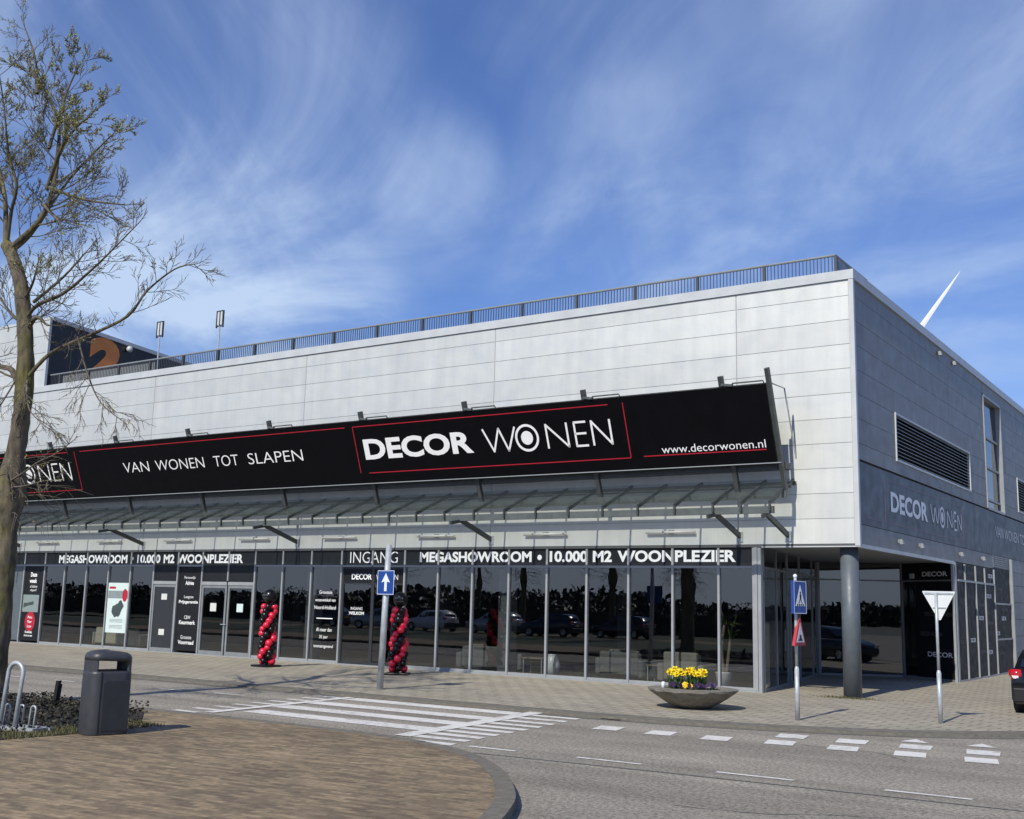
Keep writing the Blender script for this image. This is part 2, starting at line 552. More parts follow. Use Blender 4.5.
# ground materials
m = M['asphalt'] = mat("asphalt", (.2, .19, .18), .85, 0, .3); t = NT(m)
a = t.rng(t.noise(17, 3, .75), .34, .66, .50, 1.55)
bsp = t.rng(t.noise(48, 2, .7), .3, .7, .72, 1.28)
c_ = t.rng(t.noise(.55, 6, .62), .3, .7, .86, 1.12)
d_ = t.rng(t.noise(.5, 5, .6, t.map((.25, 2.2, 1))), .45, .8, 1.0, .84)
e_ = t.rng(t.noise(1.0, 3, .5, t.map((.035, 1.15, 1), (0, 0, R(2)))), .40, .62, 1.06, .80)     # tyre tracks along the lane
o_ = t.rng(t.noise(1.7, 5, .65), .64, .74, 1.0, .74)                                            # oil and patch stains
k = t.math('MULTIPLY', t.math('MULTIPLY', a, bsp), t.math('MULTIPLY', t.math('MULTIPLY', c_, d_), t.math('MULTIPLY', e_, o_)))
t.l(t.mix(1.0, (.288, .258, .212), t.gray(k), 'MULTIPLY'), t.b.inputs["Base Color"])
t.bump(t.noise(30, 3), .4, .01)


def paving(name, c1, c2, mortar, bw, bh, msize, rot, offs=.5, var=.12, patch=.15, tintm=None):
    m = mat(name, c1, .85, 0, .3); t = NT(m)
    br = t.t.nodes.new("ShaderNodeTexBrick")
    br.offset = offs
    br.inputs["Scale"].default_value = 1.0
    br.inputs["Brick Width"].default_value = bw; br.inputs["Row Height"].default_value = bh
    br.inputs["Mortar Size"].default_value = msize; br.inputs["Mortar Smooth"].default_value = .2
    br.inputs["Bias"].default_value = 0
    br.inputs["Color1"].default_value = (*c1, 1); br.inputs["Color2"].default_value = (*c2, 1); br.inputs["Mortar"].default_value = (*mortar, 1)
    t.l(t.map((1, 1, 1), (0, 0, rot)), br.inputs["Vector"])
    k1 = t.rng(t.noise(.45, 6, .6), .3, .7, 1 - patch, 1 + patch)
    k2 = t.rng(t.noise(9, 5, .7), .3, .7, 1 - var, 1 + var)
    k3 = t.rng(t.noise(2.3, 6, .7), .56, .8, 1.0, .72)
    k = t.math('MULTIPLY', t.math('MULTIPLY', k1, k2), k3)
    col = t.mix(1.0, br.outputs["Color"], t.gray(k), 'MULTIPLY')
    t.l(col, t.b.inputs["Base Color"])
    t.bump(t.math('ADD', t.math('MULTIPLY', br.outputs["Fac"], -1.0), t.math('MULTIPLY', t.noise(40, 3), .4)), .5, .006)
    return m


M['pave'] = paving("pavement_tiles", (.395, .353, .275), (.33, .296, .235), (.14, .122, .09), .60, .30, .022, R(8), .5, .14, .12)
M['brick'] = paving("island_bricks", (.305, .226, .140), (.156, .116, .076), (.19, .158, .105), .30, .098, .008, R(-4), .5, .30, .22)
M['verge'] = speck("verge_turf", (.045, .055, .022), .95, 0, .35, 1.2)
M['earth'] = speck("surrounding_ground", (.11, .11, .085), .95, 0, .3, .4)

# ------------------------------------------------------------------ setting: ground, road, pavement
g = MB(); g.poly([(-1500, -1500, -.03), (1500, -1500, -.03), (1500, 1500, -.03), (-1500, 1500, -.03)])
tag(g.build("ground", M['earth']), kind='structure')
g = MB(); g.poly([(-90, -60, 0), (40, -60, 0), (40, 70, 0), (-90, 70, 0)])
tag(g.build("road", M['asphalt']), kind='structure')

KERB = [(-90, -7.9), (-40, -7.7), (-20, -7.45), (-14, -7.3), (-8.6, -7.25), (-4, -7.22), (-2, -7.15), (-.6, -7.0), (.7, -6.68), (2.1, -6.1), (3.0, -5.5), (3.8, -4.75), (4.7, -3.6), (5.4, -2.0), (5.8, 0.5), (5.9, 6), (5.9, 70)]


def smooth_line(p, n=6):
    out = []
    for i in range(len(p) - 1):
        a, b, c, d = (Vector(p[max(i - 1, 0)]), Vector(p[i]), Vector(p[i + 1]), Vector(p[min(i + 2, len(p) - 1)]))
        for k in range(n):
            q = k / n
            out.append(.5 * ((2 * b) + (-a + c) * q + (2 * a - 5 * b + 4 * c - d) * q * q + (-a + 3 * b - 3 * c + d) * q ** 3))
    out.append(Vector(p[-1]))
    return out


KL = smooth_line(KERB)


def offset_line(L, d):
    out = []
    for i, p in enumerate(L):
        t_ = (L[min(i + 1, len(L) - 1)] - L[max(i - 1, 0)]).normalized()
        out.append(p + Vector((-t_.y, t_.x)) * d)
    return out


def strip(name, A, B, z, m, zb=None, kind='structure'):
    g = MB()
    for i in range(len(A) - 1):
        g.poly([(A[i].x, A[i].y, z), (A[i + 1].x, A[i + 1].y, z), (B[i + 1].x, B[i + 1].y, z), (B[i].x, B[i].y, z)])
        if zb is not None:
            g.poly([(A[i].x, A[i].y, zb), (A[i + 1].x, A[i + 1].y, zb), (A[i + 1].x, A[i + 1].y, z), (A[i].x, A[i].y, z)])
    return tag(g.build(name, m), kind=kind)


K1, K2 = offset_line(KL, .14), offset_line(KL, .50)
strip("gutter", offset_line(KL, -.24), KL, .004, M['gutter'])
strip("kerb", KL, K1, .03, M['kerb'], 0)
strip("kerb_band", K1, K2, .034, M['gutter'], .02)
g = MB(); P = [(p.x, p.y, .03) for p in K2]
far = [(p.x, 70 if p.x < 3 else p.y, .03) for p in K2]
for i in range(len(P) - 1):
    if P[i + 1][0] < 5.9 and P[i + 1][1] < 0 or True:
        a, b = P[i], P[i + 1]
        g.poly([a, b, (min(b[0], 3.0) if b[1] < 70 else b[0], max(b[1], 0) if b[0] > 3 else 0, .03), (min(a[0], 3.0), max(a[1], 0) if a[0] > 3 else 0, .03)])
g.poly([(-90, 0, .03), (3.0, 0, .03), (3.0, 70, .03), (-90, 70, .03)])
tag(g.build("pavement", M['pave']), kind='structure')

# island with brick paving and kerb
ISL = [(2.9, -18.5), (2.45, -16.8), (1.93, -15.65), (1.69, -15.16), (1.44, -14.72), (1.12, -14.27), (.74, -13.79), (.34, -13.36), (-.13, -12.93), (-.6, -12.6), (-1.15, -12.31), (-1.8, -12.11), (-2.6, -11.98), (-4.0, -11.90), (-6.0, -11.93), (-9, -12.05), (-14, -12.3), (-24, -12.9), (-60, -14)]
IL = smooth_line(ISL, 3)
I2 = offset_line(IL, .18)
g = MB()
acc, cur = 0.0, [0]
for i in range(1, len(IL)):
    acc += (IL[i] - IL[i - 1]).length; cur.append(i)
    if acc > .62 or i == len(IL) - 1:
        a0, a1 = IL[cur[0]], IL[cur[-1]]; b0, b1 = I2[cur[0]], I2[cur[-1]]
        e0 = (a1 - a0).normalized() * .006
        dz = random.Random(i).uniform(-.004, .004)
        mid = [(IL[q], I2[q]) for q in cur]
        mid[0] = (a0 + e0, b0 + e0); mid[-1] = (a1 - e0, b1 - e0)
        for (p0, q0), (p1, q1) in zip(mid, mid[1:]):
            g.hexa([(p0.x, p0.y, -.02), (p1.x, p1.y, -.02), (q1.x, q1.y, -.02), (q0.x, q0.y, -.02), (p0.x, p0.y, .10 + dz), (p1.x, p1.y, .10 + dz), (q1.x, q1.y, .10 + dz), (q0.x, q0.y, .10 + dz)])
        acc, cur = 0.0, [i]
tag(g.build("island_kerb", M['kerb']), kind='structure')
g = MB()
for i in range(len(I2) - 1):
    a, b = I2[i], I2[i + 1]
    g.poly([(a.x, a.y, .096), (b.x, b.y, .096), (b.x, min(b.y, -18.5), .096), (a.x, min(a.y, -18.5), .096)])
g.poly([(I2[0].x, -18.5, .096), (-60, -18.5, .096), (-60, -60, .096), (6, -60, .096)])
tag(g.build("brick_island", M['brick']), kind='structure')

g = MB(); g.poly([(-95, -60, .10), (30, -60, .10), (30, -31.5, .10), (-95, -31.5, .10)]); g.poly([(-95, -27.6, .10), (4, -27.6, .10), (4, -25.6, .10), (-9, -25.2, .10), (-9.5, -17.6, .10), (-95, -17.6, .10)])
tag(g.build("unseen_grass_verge", M['verge']), kind='structure')  # unseen dark turf, added and extended to darken the ground mirrored in the glass
# road markings
g = MB()
def quad(p, z=.006): g.poly([(x, y, z) for x, y in p])
for (yl, xl, xr) in ((-7.62, -6.9, -3.28), (-8.62, -6.85, -3.08), (-9.52, -6.7, -2.92), (-10.42, -6.4, -2.83)):
    quad([(xl, yl - .22), (xr + .05, yl - .22), (xr - .05, yl + .22), (xl, yl + .22)])
quad([(-2.78, -11.3), (-2.50, -11.32), (-3.05, -7.1), (-3.33, -7.05)], .010)
for i, (ex, ey) in enumerate([(-2.13, -7.6), (-2.06, -8.08), (-1.97, -8.58), (-1.9, -9.05), (-1.85, -9.5), (-1.8, -9.92), (-1.76, -10.34), (-1.72, -10.74), (-1.66, -11.14), (-1.58, -11.56)]):
    sx = -2.96 + .047 * i
    quad([(sx, ey - .13), (ex, ey - .1), (ex - .04, ey + .1), (sx - .03, ey + .09)])
quad([(-6.72, -11.1), (-6.52, -11.1), (-6.95, -7.4), (-7.15, -7.4)], .010)
for i in range(9):
    y = -7.6 - .45 * i
    xq = -7.12 + .046 * i; quad([(xq - .55, y - .07), (xq, y - .07), (xq, y + .07), (xq - .55, y + .07)])
tag(g.build("crossing_stripes", M['road_line']), kind='structure')
g = MB()
for k in range(7):
    x = -1.42 + .845 * k
    y = -8.2 + (.05 if k < 3 else .22) + (.02 * (k - 3) if k > 3 else 0)
    quad([(x, y), (x + .38, y + .04), (x + .5, y - .46), (x + .12, y - .52)])
    if k >= 3:
        quad([(x - .16, y + .86), (x + .25, y + .91), (x + .34, y + .4), (x - .05, y + .34)])
for x, y in ((2.55, -6.8), (3.4, -6.66)):
    quad([(x, y), (x + .38, y + .06), (x + .1, y + .46)])
tag(g.build("block_markings", M['road_line']), kind='structure')
g = MB()
for x0, x1, y in ((-1.39, -.7, -11.53), (.12, .97, -11.46), (1.85, 2.72, -11.40), (3.65, 4.48, -11.36), (5.4, 6.3, -11.3), (-9.35, -8.56, -8.59), (-10.8, -10.09, -8.72), (-13.69, -13.05, -8.95), (-15.16, -14.6, -9.0), (-17.4, -16.6, -9.1), (-12.2, -11.55, -8.82)):
    quad([(x0, y - .045), (x1, y - .035), (x1, y + .045), (x0, y + .035)])
tag(g.build("lane_dashes", M['road_line']), kind='structure')
g = MB(); g.mi = 0
quad([(-.98, -12.02), (1.4, -11.86), (8, -11.62), (8, -11.59), (1.4, -11.82), (-.98, -11.98)], .004)
tag(g.build("road_seam", M['dark_gap']), kind='structure')

random.seed(31)
g = MB()
for x0, y0, hd, n_ in ((3.2, -8.9, 2.7, 12), (2.4, -13.6, -.5, 10)):
    p = Vector((x0, y0)); a_ = hd
    for q_ in range(n_):
        a_ += random.uniform(-.5, .5); d_ = Vector((math.cos(a_), math.sin(a_))); s_ = Vector((-d_.y, d_.x)) * random.uniform(.004, .009)
        e_ = p + d_ * random.uniform(.12, .28)
        quad([tuple(p - s_), tuple(e_ - s_), tuple(e_ + s_), tuple(p + s_)], .003); p = e_
tag(g.build("road_cracks", M['dark_gap']), kind='structure')
g = MB(); quad([(4.05, -13.15), (4.55, -13.05), (4.62, -13.5), (4.12, -13.6)], .003)
tag(g.build("road_patch", M['steel_dark']), kind='structure')
# ------------------------------------------------------------------ building
B = thing("retail_building", "large silver clad furniture showroom with black glazed shopfront and dark shaded side wall", "building", (0, 0, 0))
XL = -42.0
ROWS = [3.14 + .527 * i for i in range(11)] + [8.76]
JX = [XL, -36.15, -29.42, -22.7, -15.95, -9.25, -2.63, -.075]
g = MB()
for i in range(len(ROWS) - 1):
    for j in range(len(JX) - 1):
        g.box(JX[j] + .012, JX[j + 1] - .012, -.045, -.037, ROWS[i] + .006, ROWS[i + 1] - .006)
g.build("facade_cladding", M['clad'], B)
g = MB(); g.box(XL, -.03, -.036, .12, 3.14, 8.76)
g.build("cladding_backing", M['joint'], B)
# side
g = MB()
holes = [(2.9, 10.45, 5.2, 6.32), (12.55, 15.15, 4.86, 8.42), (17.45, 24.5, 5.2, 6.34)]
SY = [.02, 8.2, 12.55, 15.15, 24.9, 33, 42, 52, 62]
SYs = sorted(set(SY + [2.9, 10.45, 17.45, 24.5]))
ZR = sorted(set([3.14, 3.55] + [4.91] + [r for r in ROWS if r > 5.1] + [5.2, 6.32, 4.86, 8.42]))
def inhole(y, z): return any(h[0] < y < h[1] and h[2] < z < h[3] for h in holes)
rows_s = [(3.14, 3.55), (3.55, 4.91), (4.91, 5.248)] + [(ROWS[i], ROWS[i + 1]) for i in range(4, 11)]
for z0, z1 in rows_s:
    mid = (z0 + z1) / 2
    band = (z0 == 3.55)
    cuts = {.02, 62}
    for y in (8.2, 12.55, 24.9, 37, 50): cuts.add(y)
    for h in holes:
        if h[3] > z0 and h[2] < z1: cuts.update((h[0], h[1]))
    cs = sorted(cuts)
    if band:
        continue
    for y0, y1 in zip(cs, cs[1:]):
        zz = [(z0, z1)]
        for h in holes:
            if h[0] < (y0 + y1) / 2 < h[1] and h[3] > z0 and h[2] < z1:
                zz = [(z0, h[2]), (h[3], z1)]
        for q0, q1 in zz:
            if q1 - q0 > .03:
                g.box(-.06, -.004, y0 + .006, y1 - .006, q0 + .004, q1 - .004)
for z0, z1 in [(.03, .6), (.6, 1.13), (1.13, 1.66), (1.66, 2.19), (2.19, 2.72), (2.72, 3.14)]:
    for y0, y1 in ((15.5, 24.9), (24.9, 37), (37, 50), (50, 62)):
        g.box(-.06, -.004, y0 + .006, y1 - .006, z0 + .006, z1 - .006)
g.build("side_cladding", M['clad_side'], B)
g = MB()
for y0, y1 in ((.02, 12.6), (12.6, 24.9), (24.9, 37), (37, 50), (50, 62)):
    zt = 4.91
    g.box(-.06, .004, y0 + .006, y1 - .006, 3.556, zt - .054)
g.build("side_sign_band", M['clad_band'], B)
g = MB()
g.box(-.2, -.07, .03, 8.2, 3.14, 5.2); g.box(-.2, -.07, 8.2, 62, 3.14, 4.85); g.box(-.2, -.07, .03, 12.54, 6.34, 8.76); g.box(-.2, -.07, .03, 2.88, 5.2, 6.34)
g.box(-.2, -.07, 10.46, 12.54, 4.85, 6.34); g.box(-.2, -.07, 15.17, 17.44, 4.85, 8.76); g.box(-.2, -.07, 17.44, 24.5, 6.35, 8.76); g.box(-.2, -.07, 24.5, 62, 4.85, 8.76); g.box(-.2, -.07, 17.44, 24.5, 4.85, 5.19); g.box(-.2, -.07, 15.5, 62, .03, 3.14); g.box(-.2, -.07, 12.54, 15.17, 8.43, 8.76); g.box(-.2, -.07, 8.2, 10.46, 4.85, 5.19)
g.build("side_backing", M['dark_gap'], B)
g = MB()
g.box(-.074, .03, -.075, .022, 3.10, 8.76)
g.build("corner_trim", M['coping'], B)
g = MB()
g.box(XL, .04, -.085, .30, 8.762, 8.97); g.box(-.30, .04, .302, 62, 8.762, 8.97)
g.build("roof_coping", M['coping'], B)
g = MB(); g.box(XL, -.3, .3, 62, 8.3, 8.6); g.build("roof_deck", M['roof'], B)
g = MB(); g.box(XL, -.08, -.055, .02, 3.085, 3.135)
g.build("shopfront_head", M['dark_gap'], B)
g = MB()
g.box(XL, -.06, .125, 62, 3.118, 3.2)
g.build("soffit", M['soffit'], B)
g = MB(); g.box(-2.1, .03, -.06, .0, 3.075, 3.098); g.box(-.03, .03, .0, 8.0, 3.06, 3.137); 
g.build("soffit_trim", M['coping'], B)
# showroom interior
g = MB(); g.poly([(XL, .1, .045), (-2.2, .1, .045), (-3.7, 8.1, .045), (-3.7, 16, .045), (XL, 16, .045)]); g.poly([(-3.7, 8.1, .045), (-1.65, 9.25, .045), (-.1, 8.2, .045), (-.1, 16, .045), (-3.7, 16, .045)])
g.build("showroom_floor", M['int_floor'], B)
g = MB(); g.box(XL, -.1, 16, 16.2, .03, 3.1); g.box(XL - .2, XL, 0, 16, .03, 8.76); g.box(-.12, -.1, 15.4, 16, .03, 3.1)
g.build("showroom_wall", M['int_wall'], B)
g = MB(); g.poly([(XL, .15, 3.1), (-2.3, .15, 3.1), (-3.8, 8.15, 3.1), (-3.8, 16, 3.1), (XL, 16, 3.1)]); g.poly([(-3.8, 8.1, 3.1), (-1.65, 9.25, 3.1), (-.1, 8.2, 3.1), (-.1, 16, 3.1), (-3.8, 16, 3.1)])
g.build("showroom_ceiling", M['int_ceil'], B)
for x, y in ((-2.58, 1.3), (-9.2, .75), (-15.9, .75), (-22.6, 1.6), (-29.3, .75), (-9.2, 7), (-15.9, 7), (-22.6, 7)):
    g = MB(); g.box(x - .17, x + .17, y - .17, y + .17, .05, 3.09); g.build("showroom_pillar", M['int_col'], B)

MX = [-2.30, -3.11, -4.22, -5.34, -6.45, -7.56, -8.67, -9.78, -10.87, -11.98, -13.1, -14.21, -15.34, -16.46, -17.58, -18.7, -19.84, -20.95, -22.08, -23.21, -24.32, -25.47, -26.65, -27.77, -28.95]
while MX[-1] > XL + 1: MX.append(MX[-1] - 1.125)
TR = 2.66
for i, x in enumerate(MX):
    g = MB()
    bot = .06
    if x == -13.1: bot = TR          # the entrance doors have no post here
    if x == -18.7: bot = 2.22
    g.box(x - .026, x + .026, -.04, .05, bot, 3.083)
    if bot < 1: pass
    g.build("mullion", M['alu'], B)
for i in range(len(MX) - 1):
    x1, x0 = MX[i], MX[i + 1]
    a, b = x0 + .027, x1 - .027
    door = x0 in (-22.08, -19.84, -18.7)
    ent = x0 in (-14.21, -13.1)
    # dark band over the transom
    g = MB(); g.box(a, b, .0, .03, TR + .027, 3.083); g.build("fascia_panel", M['band'], B)
    if not door:
        g = MB(); g.box(a, b, -.03, .045, TR - .025, TR + .025); g.build("transom", M['alu'], B)
    if door:
        g = MB(); g.box(a, b, .0, .03, 2.19, TR + .024); g.build("fascia_panel", M['band'], B)
        g = MB(); g.box(a, b, -.035, .045, 2.09, 2.187); g.build("transom", M['alu'], B)
    if x0 < -29 and x0 > -30.2:
        g = MB(); g.box(a, b, .005, .025, .12, TR - .03); g.build("shop_window", M['column'], B); continue
    if door:
        top = 2.086
        dr = MB()
        for q0, q1, z0, z1 in ((a, a + .07, .06, top), (b - .07, b, .06, top), (a + .07, b - .07, top - .08, top), (a + .07, b - .07, .06, .17)):
            dr.box(q0, q1, -.015, .035, z0, z1)
        dob = dr.build("shop_door", M['alu_mid'], B)
        if x0 == -22.08:
            g = MB(); g.box(a + .07, b - .07, .0, .02, .17, top - .08); g.build("door_leaf", M['alu_dark'], dob)
            g = MB(); g.box(a + .40, a + .66, -.006, -.002, 1.62, 1.80); g.box(a + .38, a + .64, -.006, -.002, .55, .73); g.build("notice", M['paper'], dob)
        else:
            g = MB(); g.box(a + .07, b - .07, .005, .018, .17, top - .08); g.build("door_pane", M['glass'], dob)
            g = MB(); g.box(a + .40, a + .66, -.004, .002, 1.32, 1.56); g.build("notice", M['paper'] if x0 == -19.84 else M['poster'], dob)
            hx = b - .03 if x0 == -19.84 else a + .03
            g = MB(); g.tube([(hx, -.02, .95), (hx, -.06, .95), (hx - .1, -.06, .95)], .012, 6); g.build("handle", M['galv'], dob)
    elif ent:
        top = TR - .027
        dr = MB()
        q0, q1 = (a, b + .027) if x0 == -14.21 else (a - .027, b)
        for c0, c1, z0, z1 in ((q0, q0 + .05, .06, top), (q1 - .05, q1, .06, top), (q0 + .05, q1 - .05, .06, .13), (q0 + .05, q1 - .05, 2.17, 2.21), (q0 + .05, q1 - .05, top - .05, top)):
            dr.box(c0, c1, .02, .06, z0, z1)
        dob = dr.build("sliding_door", M['alu_dark'], B)
        g = MB(); g.box(q0 + .05, q1 - .05, .035, .045, .13, 2.17); g.build("door_pane", M['glass'], dob)
        g = MB(); g.box(q0 + .05, q1 - .05, .03, .05, 2.21, top - .05); g.build("header_panel", M['film'], dob)
        g = MB()
        if x0 == -14.21:
            g.text("DECOR", (-13.87, .03, 2.30), (1, 0, 0), (0, 0, 1), .72, .155, (0, -1, 0), .025)
            g.text("INGANG", (-13.86, .035, 1.49), (1, 0, 0), (0, 0, 1), .42, .075, (0, -1, 0), .0)
            g.text("WELKOM", (-13.92, .035, 1.36), (1, 0, 0), (0, 0, 1), .54, .085, (0, -1, 0), .025)
        else:
            g.text("WONEN", (-13.0, .03, 2.30), (1, 0, 0), (0, 0, 1), .76, .155, (0, -1, 0), -.012)
        g.build("lettering", M['white'], dob)
    elif x0 in (-28.95,) or abs(x0 + 28.95) < .01 or abs(x0 + 20.95) < .01:
        g = MB(); g.box(a, b, .005, .025, .12, TR - .03); g.build("film_panel", M['film'], B)
    else:
        g = MB(); g.box(a, b, .01, .022, .12, TR - .027); g.build("shop_window", M['glass'], B)
        g = MB(); g.box(a, b, -.015, .04, .06, .118); g.build("window_sill", M['alu'], B)
g = MB(); g.box(XL, -2.2, -.05, .05, .03, .058); g.build("threshold", M['alu'], B)
g = MB(); g.box(-2.272, -2.21, -.055, .06, .058, 3.084); g.box(-2.20, -2.125, -.05, .055, .031, 3.074)
g.build("corner_post", M['alu'], B)

U, V, N = (1, 0, 0), (0, 0, 1), (0, -1, 0)
yb = -.002
for body, x0, x1, z in (("MEGASHOWROOM", -11.50, -8.02, 2.765), ("10.000", -7.50, -6.44, 2.768), ("M2", -6.30, -5.79, 2.768), ("WOONPLEZIER", -5.64, -2.71, 2.768), ("MEGASHOWROOM", -27.05, -23.45, 2.735), ("10.000", -22.95, -21.84, 2.738), ("M2", -21.68, -21.18, 2.738), ("WOONPLEZIER", -21.03, -18.13, 2.738)):
    g = MB(); g.text(body, (x0, yb, z), U, V, x1 - x0, .265, N, .036); g.build("band_lettering", M['white'], B)
for x in (-7.79, -23.22):
    g = MB(); g.prism([(.065 * math.cos(2 * math.pi * k / 16), .065 * math.sin(2 * math.pi * k / 16)) for k in range(16)], (x, yb - .001, 2.88), U, V, (0, -.003, 0)); g.build("band_dot", M['white'], B)
g = MB(); g.text("INGANG", (-13.93, yb, 2.745), U, V, 1.68, .30, N, -.008)
g.build("band_lettering", M['white'], B)
g = MB()
yb = .004
for l1, l2, z, wa, wb in (("Persoonlijk", "Advies", 2.24, .5, .38), ("Laagste", "Prijsgarantie", 1.66, .42, .86), ("CBW", "Keurmerk", 1.06, .28, .72), ("Grootste", "Voorraad", .47, .48, .70)):
    g = MB(); g.text(l1, (-20.4 - wa / 2, yb, z), U, V, wa, .105, N, -.003)
    g.text(l2, (-20.4 - wb / 2, yb, z - .16), U, V, wb, .12, N, .02); g.build("film_lettering", M['white'], B)
g = MB()
g.text("Deze", (-28.58, yb, 2.27), U, V, .36, .15, N, .03); g.text("week", (-28.62, yb, 2.06), U, V, .42, .15, N, .03)
g.text("al lekker", (-28.56, yb, 1.90), U, V, .42, .09, N, .0); g.text("slapen?", (-28.54, yb, 1.76), U, V, .36, .10, N, .0)
g.text("Kwaliteit", (-28.62, yb, .37), U, V, .40, .08, N, .02); g.text("Service en meer", (-28.66, yb, .26), U, V, .48, .07, N, .02)
for k, s_ in enumerate(("Nu", "Meer", "Luxe")):
    g.text(s_, (-28.52, yb - .006, .86 - .15 * k), U, V, .24, .09, N, .01)
g.build("poster_lettering", M['white'], B)
g = MB()
g.prism([(.29 * math.cos(2 * math.pi * k / 28), .33 * math.sin(2 * math.pi * k / 28)) for k in range(28)], (-28.40, .004, .76), U, V, (0, -.003, 0))
g.build("poster_badge", M['red'], B)
g = MB(); g.box(-28.90, -28.0, .001, .0045, 1.08, 1.66); g.build("poster_picture", M['poster_grey'], B)
g = MB(); g.prism([(-.35, 0), (-.05, .08), (.2, .1), (.24, .2), (.18, .22), (-.1, .17), (-.33, .16)], (-28.5, .0, 1.22), U, V, (0, -.003, 0)); g.build("poster_print", M['poster_dark'], B)
g = MB()
yb = .008
for s_, z, w, h in (("Grootste", 2.02, .48, .09), ("woonwinkel van", 1.81, .76, .09), ("Noord-Holland", 1.60, .80, .10), ("Al meer dan", 1.00, .58, .10), ("35 jaar", .79, .32, .11), ("toonaangevend", .54, .72, .11)):
    g = MB(); g.text(s_, (-14.78 - w / 2, yb, z - .12), U, V, w, h, N, .004); g.build("window_lettering", M['white'], B)
g = MB(); g.box(-15.08, -14.48, .004, .006, 1.22, 1.245)
g.build("lettering_rule", M['white'], B)
g = MB(); g.box(-24.28, -23.24, -.006, .004, .54, 2.11); po = g.build("window_poster", M['poster'], B)
g = MB(); g.box(-24.26, -23.26, -.009, -.007, 1.62, 1.86); g.build("poster_stripe", M['poster_grey'], po)
g = MB()
random.seed(4)
for k in range(5):
    rr = .12 + .09 * random.random()
    g.prism([(rr * random.uniform(.7, 1.1) * math.cos(2 * math.pi * j / 9), rr * 1.2 * random.uniform(.7, 1.1) * math.sin(2 * math.pi * j / 9)) for j in range(9)], (-23.8 + random.uniform(-.2, .2), -.0075 - .0012 * k, 1.28 + random.uniform(-.16, .18)), U, V, (0, -.001, 0))
g.build("poster_print", M['poster_dark'], po)
g = MB()
for z in (.95, .91, .87, .76, .72, .68): g.box(-24.1, -23.45, -.009, -.007, z, z + .014)
g.build("poster_text_lines", M['poster_grey'], po)
g = MB(); g.prism([(.13 * math.cos(2 * math.pi * k / 22), .20 * math.sin(2 * math.pi * k / 22)) for k in range(22)], (-23.42, -.008, 1.72), U, V, (0, -.003, 0)); g.box(-24.22, -23.9, -.009, -.007, 1.92, 1.99); g.build("poster_badge", M['red'], po)

# recessed corner entrance
A0, A1 = Vector((-2.14, .05, 0)), Vector((-3.66, 8.0, 0))
du = (A1 - A0)
TS = [0.012, .2, .38, .6, .86, .99]
for k, t_ in enumerate(TS):
    p = A0 + du * t_
    g = MB(); g.bar((p.x, p.y, .03), (p.x, p.y, 3.115), .055, .07, (du.x, du.y, 0)); g.build("mullion", M['alu_mid'], B)
for k in range(len(TS) - 1):
    a, b = A0 + du * (TS[k] + .006), A0 + du * (TS[k + 1] - .006)
    g = MB(); g.bar((a.x, a.y, TR), (b.x, b.y, TR), .04, .05); g.bar((a.x, a.y, .06), (b.x, b.y, .06), .04, .06); g.build("transom", M['alu_mid'], B)
    g = MB(); g.bar((a.x, a.y, 1.36), (b.x, b.y, 1.36), .012, 2.54); g.bar((a.x, a.y, 2.9), (b.x, b.y, 2.9), .012, .42); g.build("shop_window", M['glass'], B)
a, b = A0 + du * .41, A0 + du * .57
g = MB(); g.bar((a.x + .03, a.y, 2.12), (b.x + .03, b.y, 2.12), .05, .05); g.bar((a.x + .03, a.y, .06), (a.x + .03, a.y, 2.12), .05, .05); g.bar((b.x + .03, b.y, .06), (b.x + .03, b.y, 2.12), .05, .05)
dob = g.build("entrance_door", M['alu_mid'], B)
g = MB(); g.tube([(a.x + .09, a.y + .12, .8), (a.x + .09, a.y + .12, 1.3)], .02, 8); g.build("handle", M['galv'], dob)
CA, CB, CC = Vector((-3.64, 7.92, 0)), Vector((-1.65, 9.1, 0)), Vector((-.05, 8.02, 0))


def wallbar(gm, P, Q, a, b, z0, z1, th, off=0.0):
    d = (Q - P).normalized(); nn = Vector((d.y, -d.x, 0))
    p, q = P + d * a + nn * off, P + d * b + nn * off
    gm.bar((p.x, p.y, (z0 + z1) / 2), (q.x, q.y, (z0 + z1) / 2), th, z1 - z0)


LW1, LW2 = (CB - CA).length, (CC - CB).length
for P, Q, a in ((CA, CB, .03), (CA, CB, 1.12), (CB, CC, .0)):
    g = MB(); wallbar(g, P, Q, a - .03, a + .03, .031, 3.115, .08); g.build("mullion", M['alu_mid'], B)
for P, Q, a, b in ((CA, CB, .065, 1.085), (CA, CB, 1.155, LW1 - .05), (CB, CC, .05, LW2)):
    for z0, z1 in ((TR - .04, TR), (.031, .09)):
        g = MB(); wallbar(g, P, Q, a, b, z0, z1, .06); g.build("transom", M['alu_mid'], B)
for P, Q, a, b in ((CA, CB, .065, 1.085), (CA, CB, 1.155, LW1 - .05), (CB, CC, .05, .55)):
    g = MB(); wallbar(g, P, Q, a, b, .09, TR - .04, .012)
    if P is CA: wallbar(g, P, Q, a, b, TR, 3.11, .012)
    g.build("shop_window", M['glass'], B)
g = MB(); wallbar(g, CB, CC, .552, LW2, .09, TR - .04, .03); wallbar(g, CB, CC, .05, LW2, TR + .001, 3.11, .03); g.build("film_panel", M['film'], B)
uc = (CC - CB).normalized(); nc = Vector((uc.y, -uc.x, 0))
def ctext(nm, body, t0, z, w, h, off, m_):
    g = MB(); o_ = CB + uc * t0 + nc * .017; g.text(body, (o_.x, o_.y, z), uc, V, w, h, nc, off); g.build(nm, m_, B)
ctext("film_lettering", "DECOR", .84, 2.755, .94, .125, .02, M['white'])
ctext("film_lettering", "DECOR", .95, .64, .92, .13, .02, M['white'])
